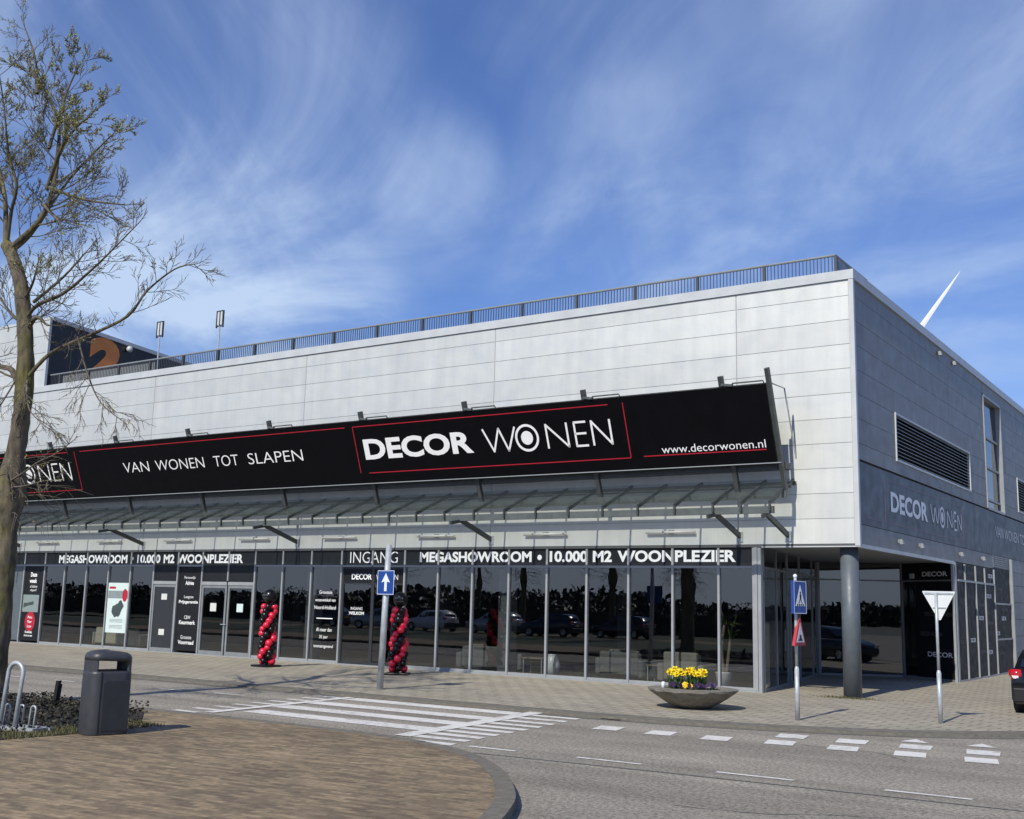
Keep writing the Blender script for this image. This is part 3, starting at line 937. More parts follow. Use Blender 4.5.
for z, t0, w in ((2.27, .80, 1.1), (1.70, .88, 1.0), (1.18, .70, .8)):
    ctext("faded_lettering", "DECOR WONEN", t0, z, w, .11, .01, M['grey_letter'])
g = MB(); o_ = CB + uc * .45 + nc * .02; g.bar((o_.x, o_.y, 2.70), (o_.x, o_.y, 2.84), .16, .05, (nc.x, nc.y, 0)); g.build("camera_box", M['lamp'], B)
g = MB(); g.smooth = True; g.tube([(-.32, .30, .03), (-.32, .30, 3.117)], .185, 28); g.build("round_column", M['column'], B)
# right side glazing
g = MB(); g.box(-.06, .0, 7.96, 8.09, .03, 3.09); g.box(-.055, .015, 8.11, 8.25, .03, 3.12); g.build("corner_post", M['alu'], B)
FY = [8.33, 9.17, 10.46, 11.65, 12.94]
for y in FY[1:]:
    g = MB(); g.box(-.05, .04, y - .022, y + .022, .06, 3.11); g.build("mullion", M['alu'], B)
g = MB(); g.box(-.05, .09, 15.36, 15.48, .03, 3.52); g.build("end_post", M['alu'], B)
for y0, y1 in zip(FY, FY[1:]):
    g = MB(); g.box(-.02, .0, y0 + .032, y1 - .032, .08, TR - .03); g.box(-.02, .0, y0 + .032, y1 - .032, TR + .03, 3.11); g.build("film_panel", M['film'], B)
    g = MB(); g.box(-.03, .03, y0 + .031, y1 - .031, TR - .028, TR + .028); g.build("transom", M['alu'], B)
g = MB(); g.box(-.02, .0, 12.972, 15.358, .08, 3.18); g.build("film_panel", M['film'], B)
g = MB()
for z in (1.06, 2.11): g.box(.001, .03, 12.972, 15.358, z - .025, z + .025); g.build("transom", M['alu'], B); g = MB()

g = MB(); g.box(-.02, .03, 8.3, 15.36, .03, .075); g.build("threshold", M['alu'], B)
g = MB()
for z in (3.21, 3.27, 3.33, 3.39, 3.45, 3.51): g.box(-.03, .02, 12.98, 15.35, z, z + .02)
g.build("ventilation_grille", M['alu'], B)
Us, Ns = (0, 1, 0), (1, 0, 0)
g = MB()
for y, z in ((12.2, 2.84), (11.9, 2.25), (10.75, 1.62), (9.6, 1.02), (13.9, 1.62), (12.9, 1.18), (11.75, .66)):
    y = min(y, 14.4) if y > 12.97 else y
    g = MB(); g.text("DECOR", (.001, y, z), Us, V, .62, .12, Ns, .03); g.build("film_lettering", M['white'], B)
g = MB()
for y, z in ((8.5, 2.85), (9.6, 2.85), (10.7, 2.0), (8.5, 1.0), (9.5, 2.2), (11.8, 1.5), (10.7, .7), (13.3, 2.5), (13.3, .6), (14.0, 1.9)):
    g = MB(); g.text("DECOR WONEN", (.001, y, z), Us, V, .75, .09, Ns, .0); g.build("faded_lettering", M['grey_letter'], B)


def logo(gb, gt, o, u, v, n, xs, h, thin=.035, dep=.004):
    """DECOR in heavy letters and WONEN drawn in thin strokes with a target for its O. xs = (x0 DECOR, x1 DECOR, x0 WONEN, x1 WONEN)"""
    o, u, v, n = Vector(o), Vector(u), Vector(v), Vector(n)
    gb.text("DECOR", o + u * xs[0], u, v, xs[1] - xs[0], h, n, .035, dep)
    w = xs[3] - xs[2]

    def st(a, b):
        p, q = Vector(a), Vector(b)
        d = (q - p).normalized(); s_ = Vector((-d.y, d.x)) * thin / 2
        p, q = p - d * thin * .3, q + d * thin * .3
        gt.poly([o + u * c.x + v * c.y + n * dep for c in (p - s_, q - s_, q + s_, p + s_)])
    x = xs[2]
    W_ = w * .265
    st((x, h), (x + W_ * .27, 0)); st((x + W_ * .27, 0), (x + W_ * .5, h)); st((x + W_ * .5, h), (x + W_ * .73, 0)); st((x + W_ * .73, 0), (x + W_, h))
    rr = h * .60
    cx, cy = x + w * .355, h * .5
    for k in range(30):
        a0, a1 = 2 * math.pi * k / 30, 2 * math.pi * (k + 1) / 30
        gt.poly([o + u * (cx + r * math.cos(a)) + v * (cy + r * math.sin(a)) + n * dep for r, a in ((rr - thin * 1.2, a0), (rr, a0), (rr, a1), (rr - thin * 1.2, a1))])
    gt.poly([o + u * (cx + rr * .5 * math.cos(2 * math.pi * k / 24)) + v * (cy + rr * .5 * math.sin(2 * math.pi * k / 24)) + n * dep for k in range(24)])
    x = xs[2] + w * .515
    st((x, 0), (x, h)); st((x, h), (x + w * .16, 0)); st((x + w * .16, 0), (x + w * .16, h))
    x = xs[2] + w * .735
    st((x, 0), (x, h)); st((x, h), (x + w * .085, h)); st((x, h * .52), (x + w * .08, h * .52)); st((x, 0), (x + w * .085, 0))
    x = xs[2] + w * .865
    st((x, 0), (x, h)); st((x, h), (x + w * .135, 0)); st((x + w * .135, 0), (x + w * .135, h))


g, gt = MB(), MB()
logo(g, gt, (.006, 0, 3.98), Us, V, Ns, (2.3, 5.5, 5.8, 9.05), .46, .06, .008)
g.build("side_lettering", M['side_letter'], B); gt.build("side_thin_lettering", M['side_letter_thin'], B)
gt = MB(); gt.text("VAN WONEN TOT SLAPEN", Vector((.012, 13.5, 4.12)), Us, V, 7.2, .33, Ns, -.004)
gt.build("side_slogan", M['side_letter_thin'], B)
g = MB()
for p in ((1.9, 1.915, 3.72, 4.66), (9.3, 9.315, 3.72, 4.66)): g.box(.004, .007, p[0], p[1], p[2], p[3])
for z in (3.715, 4.655): g.box(.004, .007, 2.1, 9.1, z, z + .012)
g.box(.004, .007, .3, 1.6, 3.715, 3.727)
g.build("side_red_frame", M['red_faint'], B)
for y0, y1, z0, z1 in ((2.95, 10.4, 5.24, 6.28), (17.5, 24.4, 5.24, 6.30)):
    g = MB(); g.box(-.06, .025, y0 - .05, y0, z0 - .05, z1 + .05); g.box(-.06, .025, y1, y1 + .05, z0 - .05, z1 + .05); g.box(-.06, .025, y0, y1, z0 - .05, z0); g.box(-.06, .025, y0, y1, z1, z1 + .04)
    lv = g.build("ventilation_louvre", M['coping'], B)
    g = MB()
    for k in range(12):
        z = z0 + .03 + (z1 - z0) * k / 12
        g.hexa([(-.10, y0, z + .05), (.0, y0, z), (.0, y1, z), (-.10, y1, z + .05), (-.10, y0, z + .062), (.0, y0, z + .012), (.0, y1, z + .012), (-.10, y1, z + .062)])
    g.build("louvre_slats", M['alu'], lv)
    g = MB(); g.box(-.25, -.2, y0, y1, z0, z1); g.build("louvre_backing", M['bin_in'], lv)
y0, y1, z0, z1 = 12.62, 15.08, 4.93, 8.36
g = MB()
for a, b, c, d in ((y0 - .05, y0 + .03, z0, z1), (y1 - .03, y1 + .05, z0, z1), (y0 + .03, y1 - .03, z0 - .04, z0 + .03), (y0 + .03, y1 - .03, z1 - .03, z1 + .04)): g.box(-.30, .03, a, b, c, d)
wi = g.build("window", M['alu'], B)
g = MB()
for z in (5.24, 6.23, 7.16): g.box(-.17, -.08, y0 + .031, y1 - .031, z - .03, z + .03)
g.build("window_bar", M['alu'], wi)
g = MB(); g.box(-.14, -.13, y0 + .031, y1 - .031, z0 + .03, z1 - .03); g.build("window_pane", M['win_glass'], wi)
g = MB(); g.box(-2.5, -2.4, 10, 18, 4.8, 8.3); g.build("room_wall", M['int_wall'], B)

# stair tower at the left end
TW = thing("stair_tower", "white stair tower with dark brown side and big orange numeral above the roof", "building", (-33, 3, 8.6))
g = MB()
for z0, z1 in ((8.98, 9.6), (9.6, 10.23), (10.23, 10.86), (10.86, 11.42)):
    for x0, x1 in ((-40, -36.2), (-36.2, -32.5), (-32.5, -28.98)):
        g.box(x0 + .01, x1 - .01, .0, .05, z0 + .008, z1 - .008)
g.build("front_cladding", M['clad'], TW)
g = MB(); g.box(-28.97, -28.86, -.02, .07, 8.98, 11.5); g.box(-40, -28.97, -.02, .07, 11.43, 11.52); g.build("corner_trim", M['coping'], TW)
g = MB(); g.hexa([(-29.05, .08, 8.61), (-28.9, .08, 8.61), (-28.9, 8, 8.61), (-29.05, 8, 8.61), (-29.05, .08, 11.40), (-28.9, .08, 11.40), (-28.9, 8, 10.75), (-29.05, 8, 10.75)])
g.build("side_wall", M['brown'], TW)
g = MB(); g.hexa([(-40, .08, 11.42), (-28.84, .08, 11.42), (-28.84, 8.1, 10.76), (-40, 8.1, 10.76), (-40, .08, 11.56), (-28.84, .08, 11.56), (-28.84, 8.1, 10.90), (-40, 8.1, 10.90)])
g.build("roof", M['coping'], TW)
g = MB(); g.text("2", (-28.895, 1.70, 9.62), Us, V, 1.45, 1.62, Ns, .07); g.build("numeral", M['orange'], TW)
g = MB()
for y in (.95, 4.2, 6.0): g.box(-28.9, -28.885, y, y + .02, 8.7, 11.1)
g.build("wall_joints", M['rail_dark'], TW)
g = MB(); g.smooth = True; g.ball((-28.75, 3.35, 11.0), .12); g.build("tower_lamp", M['lamp'], TW)

# roof railing
RL = thing("roof_railing", "long grey bar railing along the roof edge above silver cladding", "railing", (-14, .35, 8.97))
X0, X1, YR = -31.0, -.42, .22
ZT = 9.42
nP = 19
px = [X1 - k * 1.64 for k in range(nP)]
px[0] = X1
for x in px:
    g = MB(); g.box(x - .03, x + .03, YR - .03, YR + .03, 8.97, ZT - .01); g.build("railing_post", M['rail_dark'], RL)
g = MB(); g.tube([(px[-1], YR, ZT), (X1, YR, ZT), (X1, YR + 2.2, ZT)], .03, 8); g.build("handrail", M['rail'], RL)
g = MB(); g.box(px[-1], X1, YR - .012, YR + .012, 9.02, 9.045)
x = px[-1]
while x < X1:
    g.box(x - .008, x + .008, YR - .008, YR + .008, 9.045, ZT - .02); x += .082
y = YR + .08
while y < 2.4:
    g.box(X1 - .008, X1 + .008, y - .008, y + .008, 9.0, ZT - .02); y += .082
g.build("railing_bars", M['rail_dark'], RL)
g = MB(); g.box(X1 - .03, X1 + .03, YR + 2.15, YR + 2.21, 8.97, ZT); g.build("railing_post", M['rail_dark'], RL)
g = MB(); g.box(-28.2, -23.2, YR + .05, YR + .09, 8.98, ZT - .03); g.build("railing_infill_sheet", M['soffit'], RL)

# light poles on the roof car park
LP = None
for i, (x, lab) in enumerate(((-24.8, "thin roof lamp post with box head, standing clear against the sky"), (-28.2, "thin roof lamp post with box head, in front of the brown tower"))):
    if i == 0:
        LP = thing("roof_lamp_post", lab, "lamp post", (x, 4.25, 8.6), 0, "lamp posts on the roof")
        g = MB(); g.tube([(x, 4.25, 8.6), (x, 4.25, 11.62)], .028, 8); g.build("pole", M['galv'], LP)
        g = MB()
        for s_ in (-.17, .17): g.box(x + s_ - .018, x + s_ + .018, 4.22, 4.28, 11.58, 12.2)
        g.box(x - .188, x + .188, 4.22, 4.28, 12.2, 12.225); g.box(x - .188, x + .188, 4.22, 4.28, 11.62, 11.645); g.box(x - .02, x + .02, 4.22, 4.28, 11.66, 12.2)
        g.build("head_frame", M['rail_dark'], LP)
        g = MB(); g.box(x - .13, x - .03, 4.23, 4.27, 11.68, 12.18); g.box(x + .03, x + .13, 4.23, 4.27, 11.68, 12.18); g.build("lamp_panel", M['lamp'], LP)
    else:
        c = dup(LP); c.location.x = x * S; c['label'] = lab

# wind turbine far behind the roof
hub = Vector((-116.4, 426.8, 97.2)); tip = Vector((-88.0, 426.8, 134.6))
WT = thing("wind_turbine", "white wind turbine far away with one blade tip above the roofline", "wind turbine", (hub.x, hub.y + 4, 0))
g = MB(); g.smooth = True; g.tube([(hub.x, hub.y + 4, 0), (hub.x, hub.y + 4, hub.z)], [2.1, 1.2], 20); g.build("tower", M['roofsheet'], WT)
g = MB(); g.smooth = True; g.tube([(hub.x, hub.y - 2, hub.z), (hub.x, hub.y, hub.z), (hub.x, hub.y + 7, hub.z)], [.4, 1.8, 1.6], 16); g.build("nacelle", M['roofsheet'], WT)
d0 = (tip - hub); Lb = d0.length
a0 = math.atan2(d0.z, d0.x)
for k in range(3):
    a = a0 + k * 2 * math.pi / 3
    d = Vector((math.cos(a), .0, math.sin(a))); nn = Vector((-math.sin(a), 0, math.cos(a)))
    g = MB()
    prof = [(0, .9, .9), (.06, .9, .9), (.2, 2.1, .5), (.5, 1.45, .3), (.8, .85, .16), (1, .12, .05)]
    rings = []
    for f, w_, t_ in prof:
        c = hub + d * (f * Lb)
        rings.append([c + nn * w_ * .7, c + Vector((0, -t_, 0)), c - nn * w_ * .7, c + Vector((0, t_, 0))])
    n0 = len(g.v)
    for r_ in rings: g.v += r_
    for i in range(len(rings) - 1):
        for j in range(4): g.face([n0 + i * 4 + j, n0 + i * 4 + (j + 1) % 4, n0 + (i + 1) * 4 + (j + 1) % 4, n0 + (i + 1) * 4 + j])
    g.build("blade", M['roofsheet'], WT)

# ------------------------------------------------------------------ big sign board
SG = thing("sign_board", "long black tilted sign board with white lettering and red lines across the facade", "sign", (-18.6, -.9, 4.79))
sb, st_ = Vector((0, -.91, 4.79)), Vector((0, -1.49, 6.35))
ev = (st_ - sb).normalized(); LS = (st_ - sb).length
nv = Vector((1, 0, 0)).cross(ev).normalized()        # outward, towards the street
SX0, SX1 = -36.2, -1.40
g = MB(); o = Vector((0, -.91, 4.79))
g.hexa([Vector((x, 0, 0)) + o + ev * e_ + nv * n_ for e_, n_ in ((0, -.16), (LS, -.16)) for x in (SX0, SX1)][:0] or
       [Vector((SX0, 0, 0)) + o - nv * .16, Vector((SX1, 0, 0)) + o - nv * .16, Vector((SX1, 0, 0)) + o, Vector((SX0, 0, 0)) + o,
        Vector((SX0, 0, 0)) + o - nv * .16 + ev * LS, Vector((SX1, 0, 0)) + o - nv * .16 + ev * LS, Vector((SX1, 0, 0)) + o + ev * LS, Vector((SX0, 0, 0)) + o + ev * LS])
pan = g.build("sign_panel", M['black'], SG)
g = MB(); g.bar(Vector((SX0, 0, 0)) + o - ev * .022 + nv * .0, Vector((SX1 + .1, 0, 0)) + o - ev * .012, .03, .018); g.build("bottom_trim", M['alu'], SG)
g = MB(); g.bar(Vector((SX0, 0, 0)) + o - ev * .16 - nv * .28, Vector((-1.27, 0, 0)) + o - ev * .16 - nv * .28, .22, .14); g.build("bottom_beam", M['post_dark'], SG)
for a in (0,):
    gr = MB()
    for dx_ in (0, -19.92):
        g, gt = MB(), MB()
        oo = o + Vector((dx_, 0, 0)) + ev * .62
        logo(g, gt, oo, U, ev, nv, (-12.52, -9.02, -8.67, -5.17), .555, .05, .004); g.build("bold_lettering", M['white'], pan); gt.build("thin_lettering", M['white'], pan)
        def line(x0, e0, x1, e1, w=.022):
            gr.bar(o + Vector((x0, 0, 0)) + ev * e0 + nv * .002, o + Vector((x1, 0, 0)) + ev * e1 + nv * .002, w, w * .6, nv)
        line(-12.78 + dx_, 1.52, -5.14 + dx_, 1.52); line(-4.76 + dx_, 1.54, -4.76 + dx_, .28); line(-12.5 + dx_, .27, -4.76 + dx_, .27); line(-12.78 + dx_, 1.52, -12.78 + dx_, .28)
    line(-24.4, 1.52, -13.05, 1.52); line(-4.44, .285, -1.58, .285); line(-36, 1.52, -33, 1.52)
    for body, x0, x1 in (("VAN", -22.40, -21.20), ("WONEN", -20.88, -18.72), ("TOT", -18.30, -17.28), ("SLAPEN", -16.88, -14.75)):
        gt = MB(); gt.text(body, o + Vector((x0, 0, 0)) + ev * .72, U, ev, x1 - x0, .315, nv, -.01); gt.build("slogan_lettering", M['white'], pan)
    gt = MB(); gt.text("www.decorwonen.nl", o + Vector((-3.98, 0, 0)) + ev * .325, U, ev, 2.40, .175, nv, -.002)
    gt.build("address_lettering", M['white'], pan); gr.build("red_lines", M['red'], pan)
foot = Vector((0, -.62, 4.2))
for k in range(10):
    x = -2.42 - 3.375 * k
    base = Vector((x, -.64, 4.18)) - nv * .10 - ev * .10; d = ev
    g = MB(); g.bar(base, base + ev * (LS + .99), .10, .10, (0, -1, 0)); g.build("sign_post", M['post_dark'], SG)
    # lamp bar beside the post head
    ptop = o + Vector((x, 0, 0)) + ev * LS
    g = MB(); g.bar(ptop + Vector((.03, 0, .05)) - nv * .06, ptop + Vector((.30, 0, .03)) + nv * .02, .07, .05)
    g.tube([ptop + Vector((.28, 0, .0)) - nv * .02, ptop + Vector((.30, 0, .075)) + nv * .03, ptop + Vector((.98, 0, .075)) + nv * .03, ptop + Vector((.98, 0, -.02)) - nv * .05], .017, 6)
    g.build("lamp_arm", M['steel_grey'], SG)
g = MB(); g.bar((-1.33, -.62, 4.23), (-1.33, -1.585, 6.66), .075, .13, (0, -1, 0)); g.build("end_post", M['steel_dark'], SG)
g = MB(); g.tube([(-1.33, -1.46, 6.38), (-1.32, -.62, 6.40), (-1.30, -.05, 4.98)], .018, 6); g.build("tie_rod", M['galv'], SG)

# ------------------------------------------------------------------ canopy
CN = thing("steel_canopy", "open grey steel canopy of sloping rafters under the sign board", "canopy", (-19, 0, 3.9))
rx = [-1.36, -1.98] + [-2.60 - .8795 * k for k in range(40)]
for x in rx:
    g = MB(); g.bar((x, -.05, 4.50), (x, -1.46, 3.90), .045, .075); g.box(x - .022, x + .022, -1.475, -1.43, 3.73, 3.90); g.build("rafter", M['steel_dark'], CN)
XE = rx[-1] - .1
g = MB(); g.box(XE, -1.30, -1.425, -1.335, 3.69, 3.835); g.build("outer_beam", M['steel_grey'], CN)
g = MB(); g.box(XE, -1.30, -.69, -.60, 4.07, 4.215); g.build("middle_purlin", M['steel_grey'], CN)
g = MB(); g.box(XE, -1.30, -.12, -.047, 4.40, 4.47); g.build("wall_rail", M['steel_grey'], CN)
g = MB(); g.tube([(XE, -.35, 4.33), (-1.3, -.35, 4.33)], .022, 6); g.build("purlin_tubes", M['steel_grey'], CN)
for x0, x1 in zip(rx, rx[1:]):
    g = MB(); g.bar(((x0 + x1) / 2, -.10, 4.525), ((x0 + x1) / 2, -1.40, 3.968), abs(x1 - x0) - .05, .010); g.build("glass_pane", M['canopy_glass'], CN)
for x in (-1.50, -2.59, -9.21, -15.92, -22.64, -29.3, -36):
    g = MB(); g.bar((x, -1.30, 3.70), (x, -.03, 3.32), .06, .11); g.bar((x, -1.75 if x < -2 else -1.5, 3.62), (x, -1.25, 3.71), .05, .08); g.build("strut", M['steel_dark'], CN)
    g = MB(); g.box(x - .07, x + .07, -.075, -.047, 3.2, 3.42); g.build("wall_plate", M['galv'], CN)

# tube lights on the fascia under the canopy
TL = None
for k in range(11):
    x0 = -4.84 - 3.345 * k
    if TL is None:
        TL = thing("tube_light", "", "lamp", (x0 + .6, -.05, 3.41), 0, "tube lights on the fascia under the canopy")
        g = MB(); g.smooth = True; g.tube([(x0, -.125, 3.43), (x0 + 1.22, -.125, 3.43)], .030, 10); g.build("tube_housing", M['lamp'], TL)
        g = MB(); g.box(x0 + .55, x0 + .67, -.11, -.047, 3.40, 3.48); g.build("bracket", M['alu_mid'], TL)
        c = TL
    else:
        c = dup(TL); c.location.x = (x0 + .6) * S
    c['label'] = ["white tube light nearest the building's corner, above WOONPLEZIER", "white tube light above the word MEGASHOWROOM, right of INGANG", "second white tube light right of the blue arrow sign's pole", "white tube light above INGANG just left of the arrow sign's pole", "white tube light above the left red balloon column", "white tube light above the glass double doors", "white tube light above the grey door near the left lettering", "white tube light above the left MEGASHOWROOM lettering", "white tube light beside the tree trunk above the dark poster", "white tube light hidden behind the tree trunk", "white tube light left of the tree trunk"][k]

# small lamps on the side wall
for i, (y, z, lab) in enumerate(((7.19, 8.58, "upper wall lamp on the grey side, the nearer of the pair"), (8.79, 8.62, "upper wall lamp on the grey side, the farther of the pair"), (2.85, 3.36, "small wall lamp nearest the corner under DECOR on the side"), (4.63, 3.37, "small wall lamp under the R of DECOR on the side"), (8.71, 3.37, "small wall lamp above the corner post of the side glazing"), (11.4, 3.38, "small wall lamp above the logo film panels of the side"))):
    L_ = thing("wall_lamp", lab, "lamp", (0, y, z), 0, "wall lamps on the grey side")
    g = MB(); g.box(0, .05, y - .05, y + .05, z - .04, z + .04); g.build("base", M['alu_mid'], L_)
    g = MB(); g.hexa([(.05, y - .07, z - .07), (.13, y - .07, z - .07), (.13, y + .07, z - .07), (.05, y + .07, z - .07), (.05, y - .05, z + .04), (.10, y - .05, z + .04), (.10, y + .05, z + .04), (.05, y + .05, z + .04)]); g.build("lamp_head", M['alu_mid'], L_)

# ------------------------------------------------------------------ street furniture
# one-way sign
OW = thing("one_way_sign", "blue square sign with white up arrow on tall leaning grey pole", "road sign", (-7.75, -5.78, .03))
pb, pt = Vector((-7.76, -5.78, .03)), Vector((-7.68, -5.78, 2.86))
g = MB(); g.smooth = True; g.tube([pb, pt], [.064, .060], 14); g.build("pole", M['galv'], OW)
ax = (pt - pb).normalized()
c0 = pb + ax * 2.08
du_ = Vector((math.cos(R(-6)), math.sin(R(-6)), 0)); dn = du_.cross(Vector((0, 0, 1)))
c0 = c0 + dn * .075 + du_ * .05
def plate(gm, c, u, v, n, w, h, t_=.012):
    c, u, v, n = Vector(c), Vector(u), Vector(v), Vector(n)
    gm.prism([(-w / 2, -h / 2), (w / 2, -h / 2), (w / 2, h / 2), (-w / 2, h / 2)], c, u, v, -n * t_)
g = MB(); plate(g, c0, du_, (0, 0, 1), dn, .46, .49); sp = g.build("sign_plate", M['blue'], OW)
g = MB()
g.prism([(-.035, -.17), (.035, -.17), (.035, .02), (.12, .0), (0, .185), (-.12, .0), (-.035, .02)], c0 + dn * .002, du_, (0, 0, 1), dn * .002); g.build("arrow", M['sign_white'], sp)
g = MB()
for q in ((-.235, .235, .225, .235), (-.235, .235, -.235, -.225), (-.235, -.225, -.225, .225), (.225, .235, -.225, .225)):
    g.prism([(q[0], q[2]), (q[1], q[2]), (q[1], q[3]), (q[0], q[3])], c0 + dn * .002, du_, (0, 0, 1), dn * .002)
g.build("border", M['sign_white'], sp)

# pedestrian crossing sign + hump warning on one pole
PX, PY = .53, -5.25
PS = thing("crossing_sign", "grey pole with blue pedestrian crossing sign over a red warning triangle", "road sign", (PX, PY, .03))
g = MB(); g.smooth = True; g.tube([(PX, PY, .03), (PX, PY, .83)], .037, 12); g.tube([(PX, PY, .83), (PX, PY, .87)], [.037, .025], 12, False); g.tube([(PX, PY, .87), (PX, PY, 2.30)], .025, 12); g.build("pole", M['galv'], PS)
g = MB(); g.smooth = True; g.ball((PX, PY, 2.31), .035); g.build("pole_cap", M['sign_white'], PS)
th = R(80); du_ = Vector((math.cos(th), math.sin(th), 0)); dn = du_.cross(Vector((0, 0, 1)))
c0 = Vector((PX, PY, 1.97)) + dn * .05 + du_ * .06
g = MB(); plate(g, c0, du_, (0, 0, 1), dn, .40, .53, .05); sp = g.build("sign_plate", M['blue'], PS)
g = MB(); g.prism([(-.15, -.14), (.15, -.14), (0, .20)], c0 + dn * .002, du_, (0, 0, 1), dn * .002)
for q in ((-.195, .195, .25, .26), (-.195, .195, -.26, -.25), (-.195, -.185, -.25, .25), (.185, .195, -.25, .25)): g.prism([(q[0], q[2]), (q[1], q[2]), (q[1], q[3]), (q[0], q[3])], c0 + dn * .002, du_, (0, 0, 1), dn * .002)
g.build("white_triangle", M['sign_white'], sp)
g = MB()
f0 = c0 + dn * .005
g.prism([(.02 * math.cos(2 * math.pi * k / 10) + .0, .02 * math.sin(2 * math.pi * k / 10) + .075) for k in range(10)], f0, du_, (0, 0, 1), dn * .002)
g.prism([(-.022, -.03), (.022, -.03), (.03, .05), (-.02, .05)], f0, du_, (0, 0, 1), dn * .002)
g.prism([(-.02, -.03), (.0, -.03), (-.045, -.10), (-.065, -.10)], f0, du_, (0, 0, 1), dn * .002); g.prism([(.0, -.032), (.022, -.032), (.065, -.10), (.045, -.10)], f0, du_, (0, 0, 1), dn * .002)
for k in range(4): g.prism([(-.11 + .06 * k, -.133), (-.075 + .06 * k, -.133), (-.075 + .06 * k, -.108), (-.11 + .06 * k, -.108)], f0, du_, (0, 0, 1), dn * .002)
g.build("walking_figure", M['car_trim'], sp)
th = R(88); du_ = Vector((math.cos(th), math.sin(th), 0)); dn = du_.cross(Vector((0, 0, 1)))
c0 = Vector((PX, PY, 1.20)) + dn * .045 + du_ * .06
g = MB(); g.prism([(-.235, 0), (.235, 0), (.02, .44), (-.02, .44)], c0, du_, (0, 0, 1), -dn * .05); sp = g.build("warning_plate", M['red'], PS)
g = MB(); g.prism([(-.165, .05), (.165, .05), (0, .36)], c0 + dn * .002, du_, (0, 0, 1), dn * .002); g.build("warning_field", M['sign_white'], sp)
g = MB(); g.prism([(-.10, .075), (.10, .075), (.04, .12), (.03, .17), (-.03, .17), (-.04, .12)], c0 + dn * .005, du_, (0, 0, 1), dn * .002); g.build("hump_symbol", M['car_trim'], sp)

# give way sign from behind
GX, GY = 2.40, -3.87
GS = thing("give_way_sign", "pale back of an inverted triangle sign on a grey pole", "road sign", (GX, GY, .03))
g = MB(); g.smooth = True; g.tube([(GX, GY, .03), (GX, GY, .82)], .037, 12); g.tube([(GX, GY, .82), (GX, GY, .86)], [.037, .024], 12, False); g.tube([(GX, GY, .86), (GX, GY, 2.10)], .024, 12); g.build("pole", M['galv'], GS)
th = R(20); du_ = Vector((math.cos(th), math.sin(th), 0)); dn = du_.cross(Vector((0, 0, 1)))
c0 = Vector((GX + .05, GY, 1.66)) - dn * .035
g = MB(); g.prism([(-.25, .465), (-.25, .445), (-.015, 0), (.015, 0), (.25, .445), (.25, .465)], c0, du_, (0, 0, 1), -dn * .012); g.build("sign_plate", M['signback'], GS)
g = MB(); g.bar(c0 + du_ * -.22 + Vector((0, 0, .43)) + dn * .006, c0 + du_ * .22 + Vector((0, 0, .43)) + dn * .006, .012, .03); g.bar(c0 + du_ * -.1 + Vector((0, 0, .2)) + dn * .006, c0 + du_ * .1 + Vector((0, 0, .2)) + dn * .006, .012, .02); g.build("bracket", M['galv'], GS)

# litter bin
BN = thing("litter_bin", "dark grey domed litter bin with open slot beside the shrub bed", "litter bin", (-4.78, -14.36, .096), R(74))
BN.scale = (.84, .84, .955)
def rrect(w, d, r, n=6):
    out = []
    for cx, cy, a in ((w / 2 - r, d / 2 - r, 0), (-w / 2 + r, d / 2 - r, 90), (-w / 2 + r, -d / 2 + r, 180), (w / 2 - r, -d / 2 + r, 270)):
        for k in range(n + 1):
            q = R(a + 90 * k / n); out.append((cx + r * math.cos(q), cy + r * math.sin(q)))
    return out
def loft(gm, secs, cap=True):
    n0, k = len(gm.v), len(secs[0])
    for s_ in secs: gm.v += [Vector(p) for p in s_]
    for i in range(len(secs) - 1):
        for j in range(k): gm.face([n0 + i * k + j, n0 + i * k + (j + 1) % k, n0 + (i + 1) * k + (j + 1) % k, n0 + (i + 1) * k + j])
    if cap:
        gm.face([n0 + j for j in range(k)][::-1]); gm.face([n0 + (len(secs) - 1) * k + j for j in range(k)])
g = MB(); g.smooth = True
BW, BD = .63, .50
secs = [[(x * f, y * f, z) for x, y in rrect(BW, BD, .16)] for z, f in ((0, .97), (.02, .985), (.3, 1.0), (.74, .985), (.775, .97))]
loft(g, secs)
bb = g.build("bin_body", M['bin'], BN, local=True)
g = MB(); g.smooth = True   # hood: a band on the left and behind carries the domed lid over the open mouth
lid = []
for z, f in ((.90, .97), (.95, .965), (.985, .90), (1.01, .74), (1.025, .45), (1.03, .1)):
    lid.append([(x * f, y * f - (.0 if z > .9 else 0), z + .02 * (-x / BW)) for x, y in rrect(BW, BD, .16)])
loft(g, lid)
g.build("domed_lid", M['bin'], BN, local=True)
g = MB(); g.smooth = False
ring = [p for p in rrect(BW * .968, BD * .968, .155)]
for j in range(len(ring)):
    p, q = ring[j], ring[(j + 1) % len(ring)]
    mx_, my_ = (p[0] + q[0]) / 2, (p[1] + q[1]) / 2
    if abs(mx_) > .215:
        g.prism([(0, 0), (1, 0), (1, 1), (0, 1)], (p[0], p[1], .77), (q[0] - p[0], q[1] - p[1], 0), (0, 0, .14), (-mx_ * .08, -my_ * .08, 0))
g.build("hood_side", M['bin'], BN, local=True)
g = MB(); g.prism([(x * .9, y * .9) for x, y in rrect(BW, BD, .15)], (0, 0, .776), (1, 0, 0), (0, 1, 0), (0, 0, .004)); g.build("bin_mouth", M['bin_in'], BN, local=True)
g = MB(); 
g.prism([(-.13, .05), (.25, .05), (.25, .64), (.23, .66), (-.11, .66), (-.13, .64)], (0, -BD / 2 - .004, 0), (1, 0, 0), (0, 0, 1), (0, .012, 0)); g.build("bin_door", M['bin_dark'], BN, local=True, bevel=.004)
g = MB(); g.box(-.175, -.168, -BD / 2 - .005, -BD / 2 + .01, .02, .77); g.build("door_seam", M['bin_in'], BN, local=True)

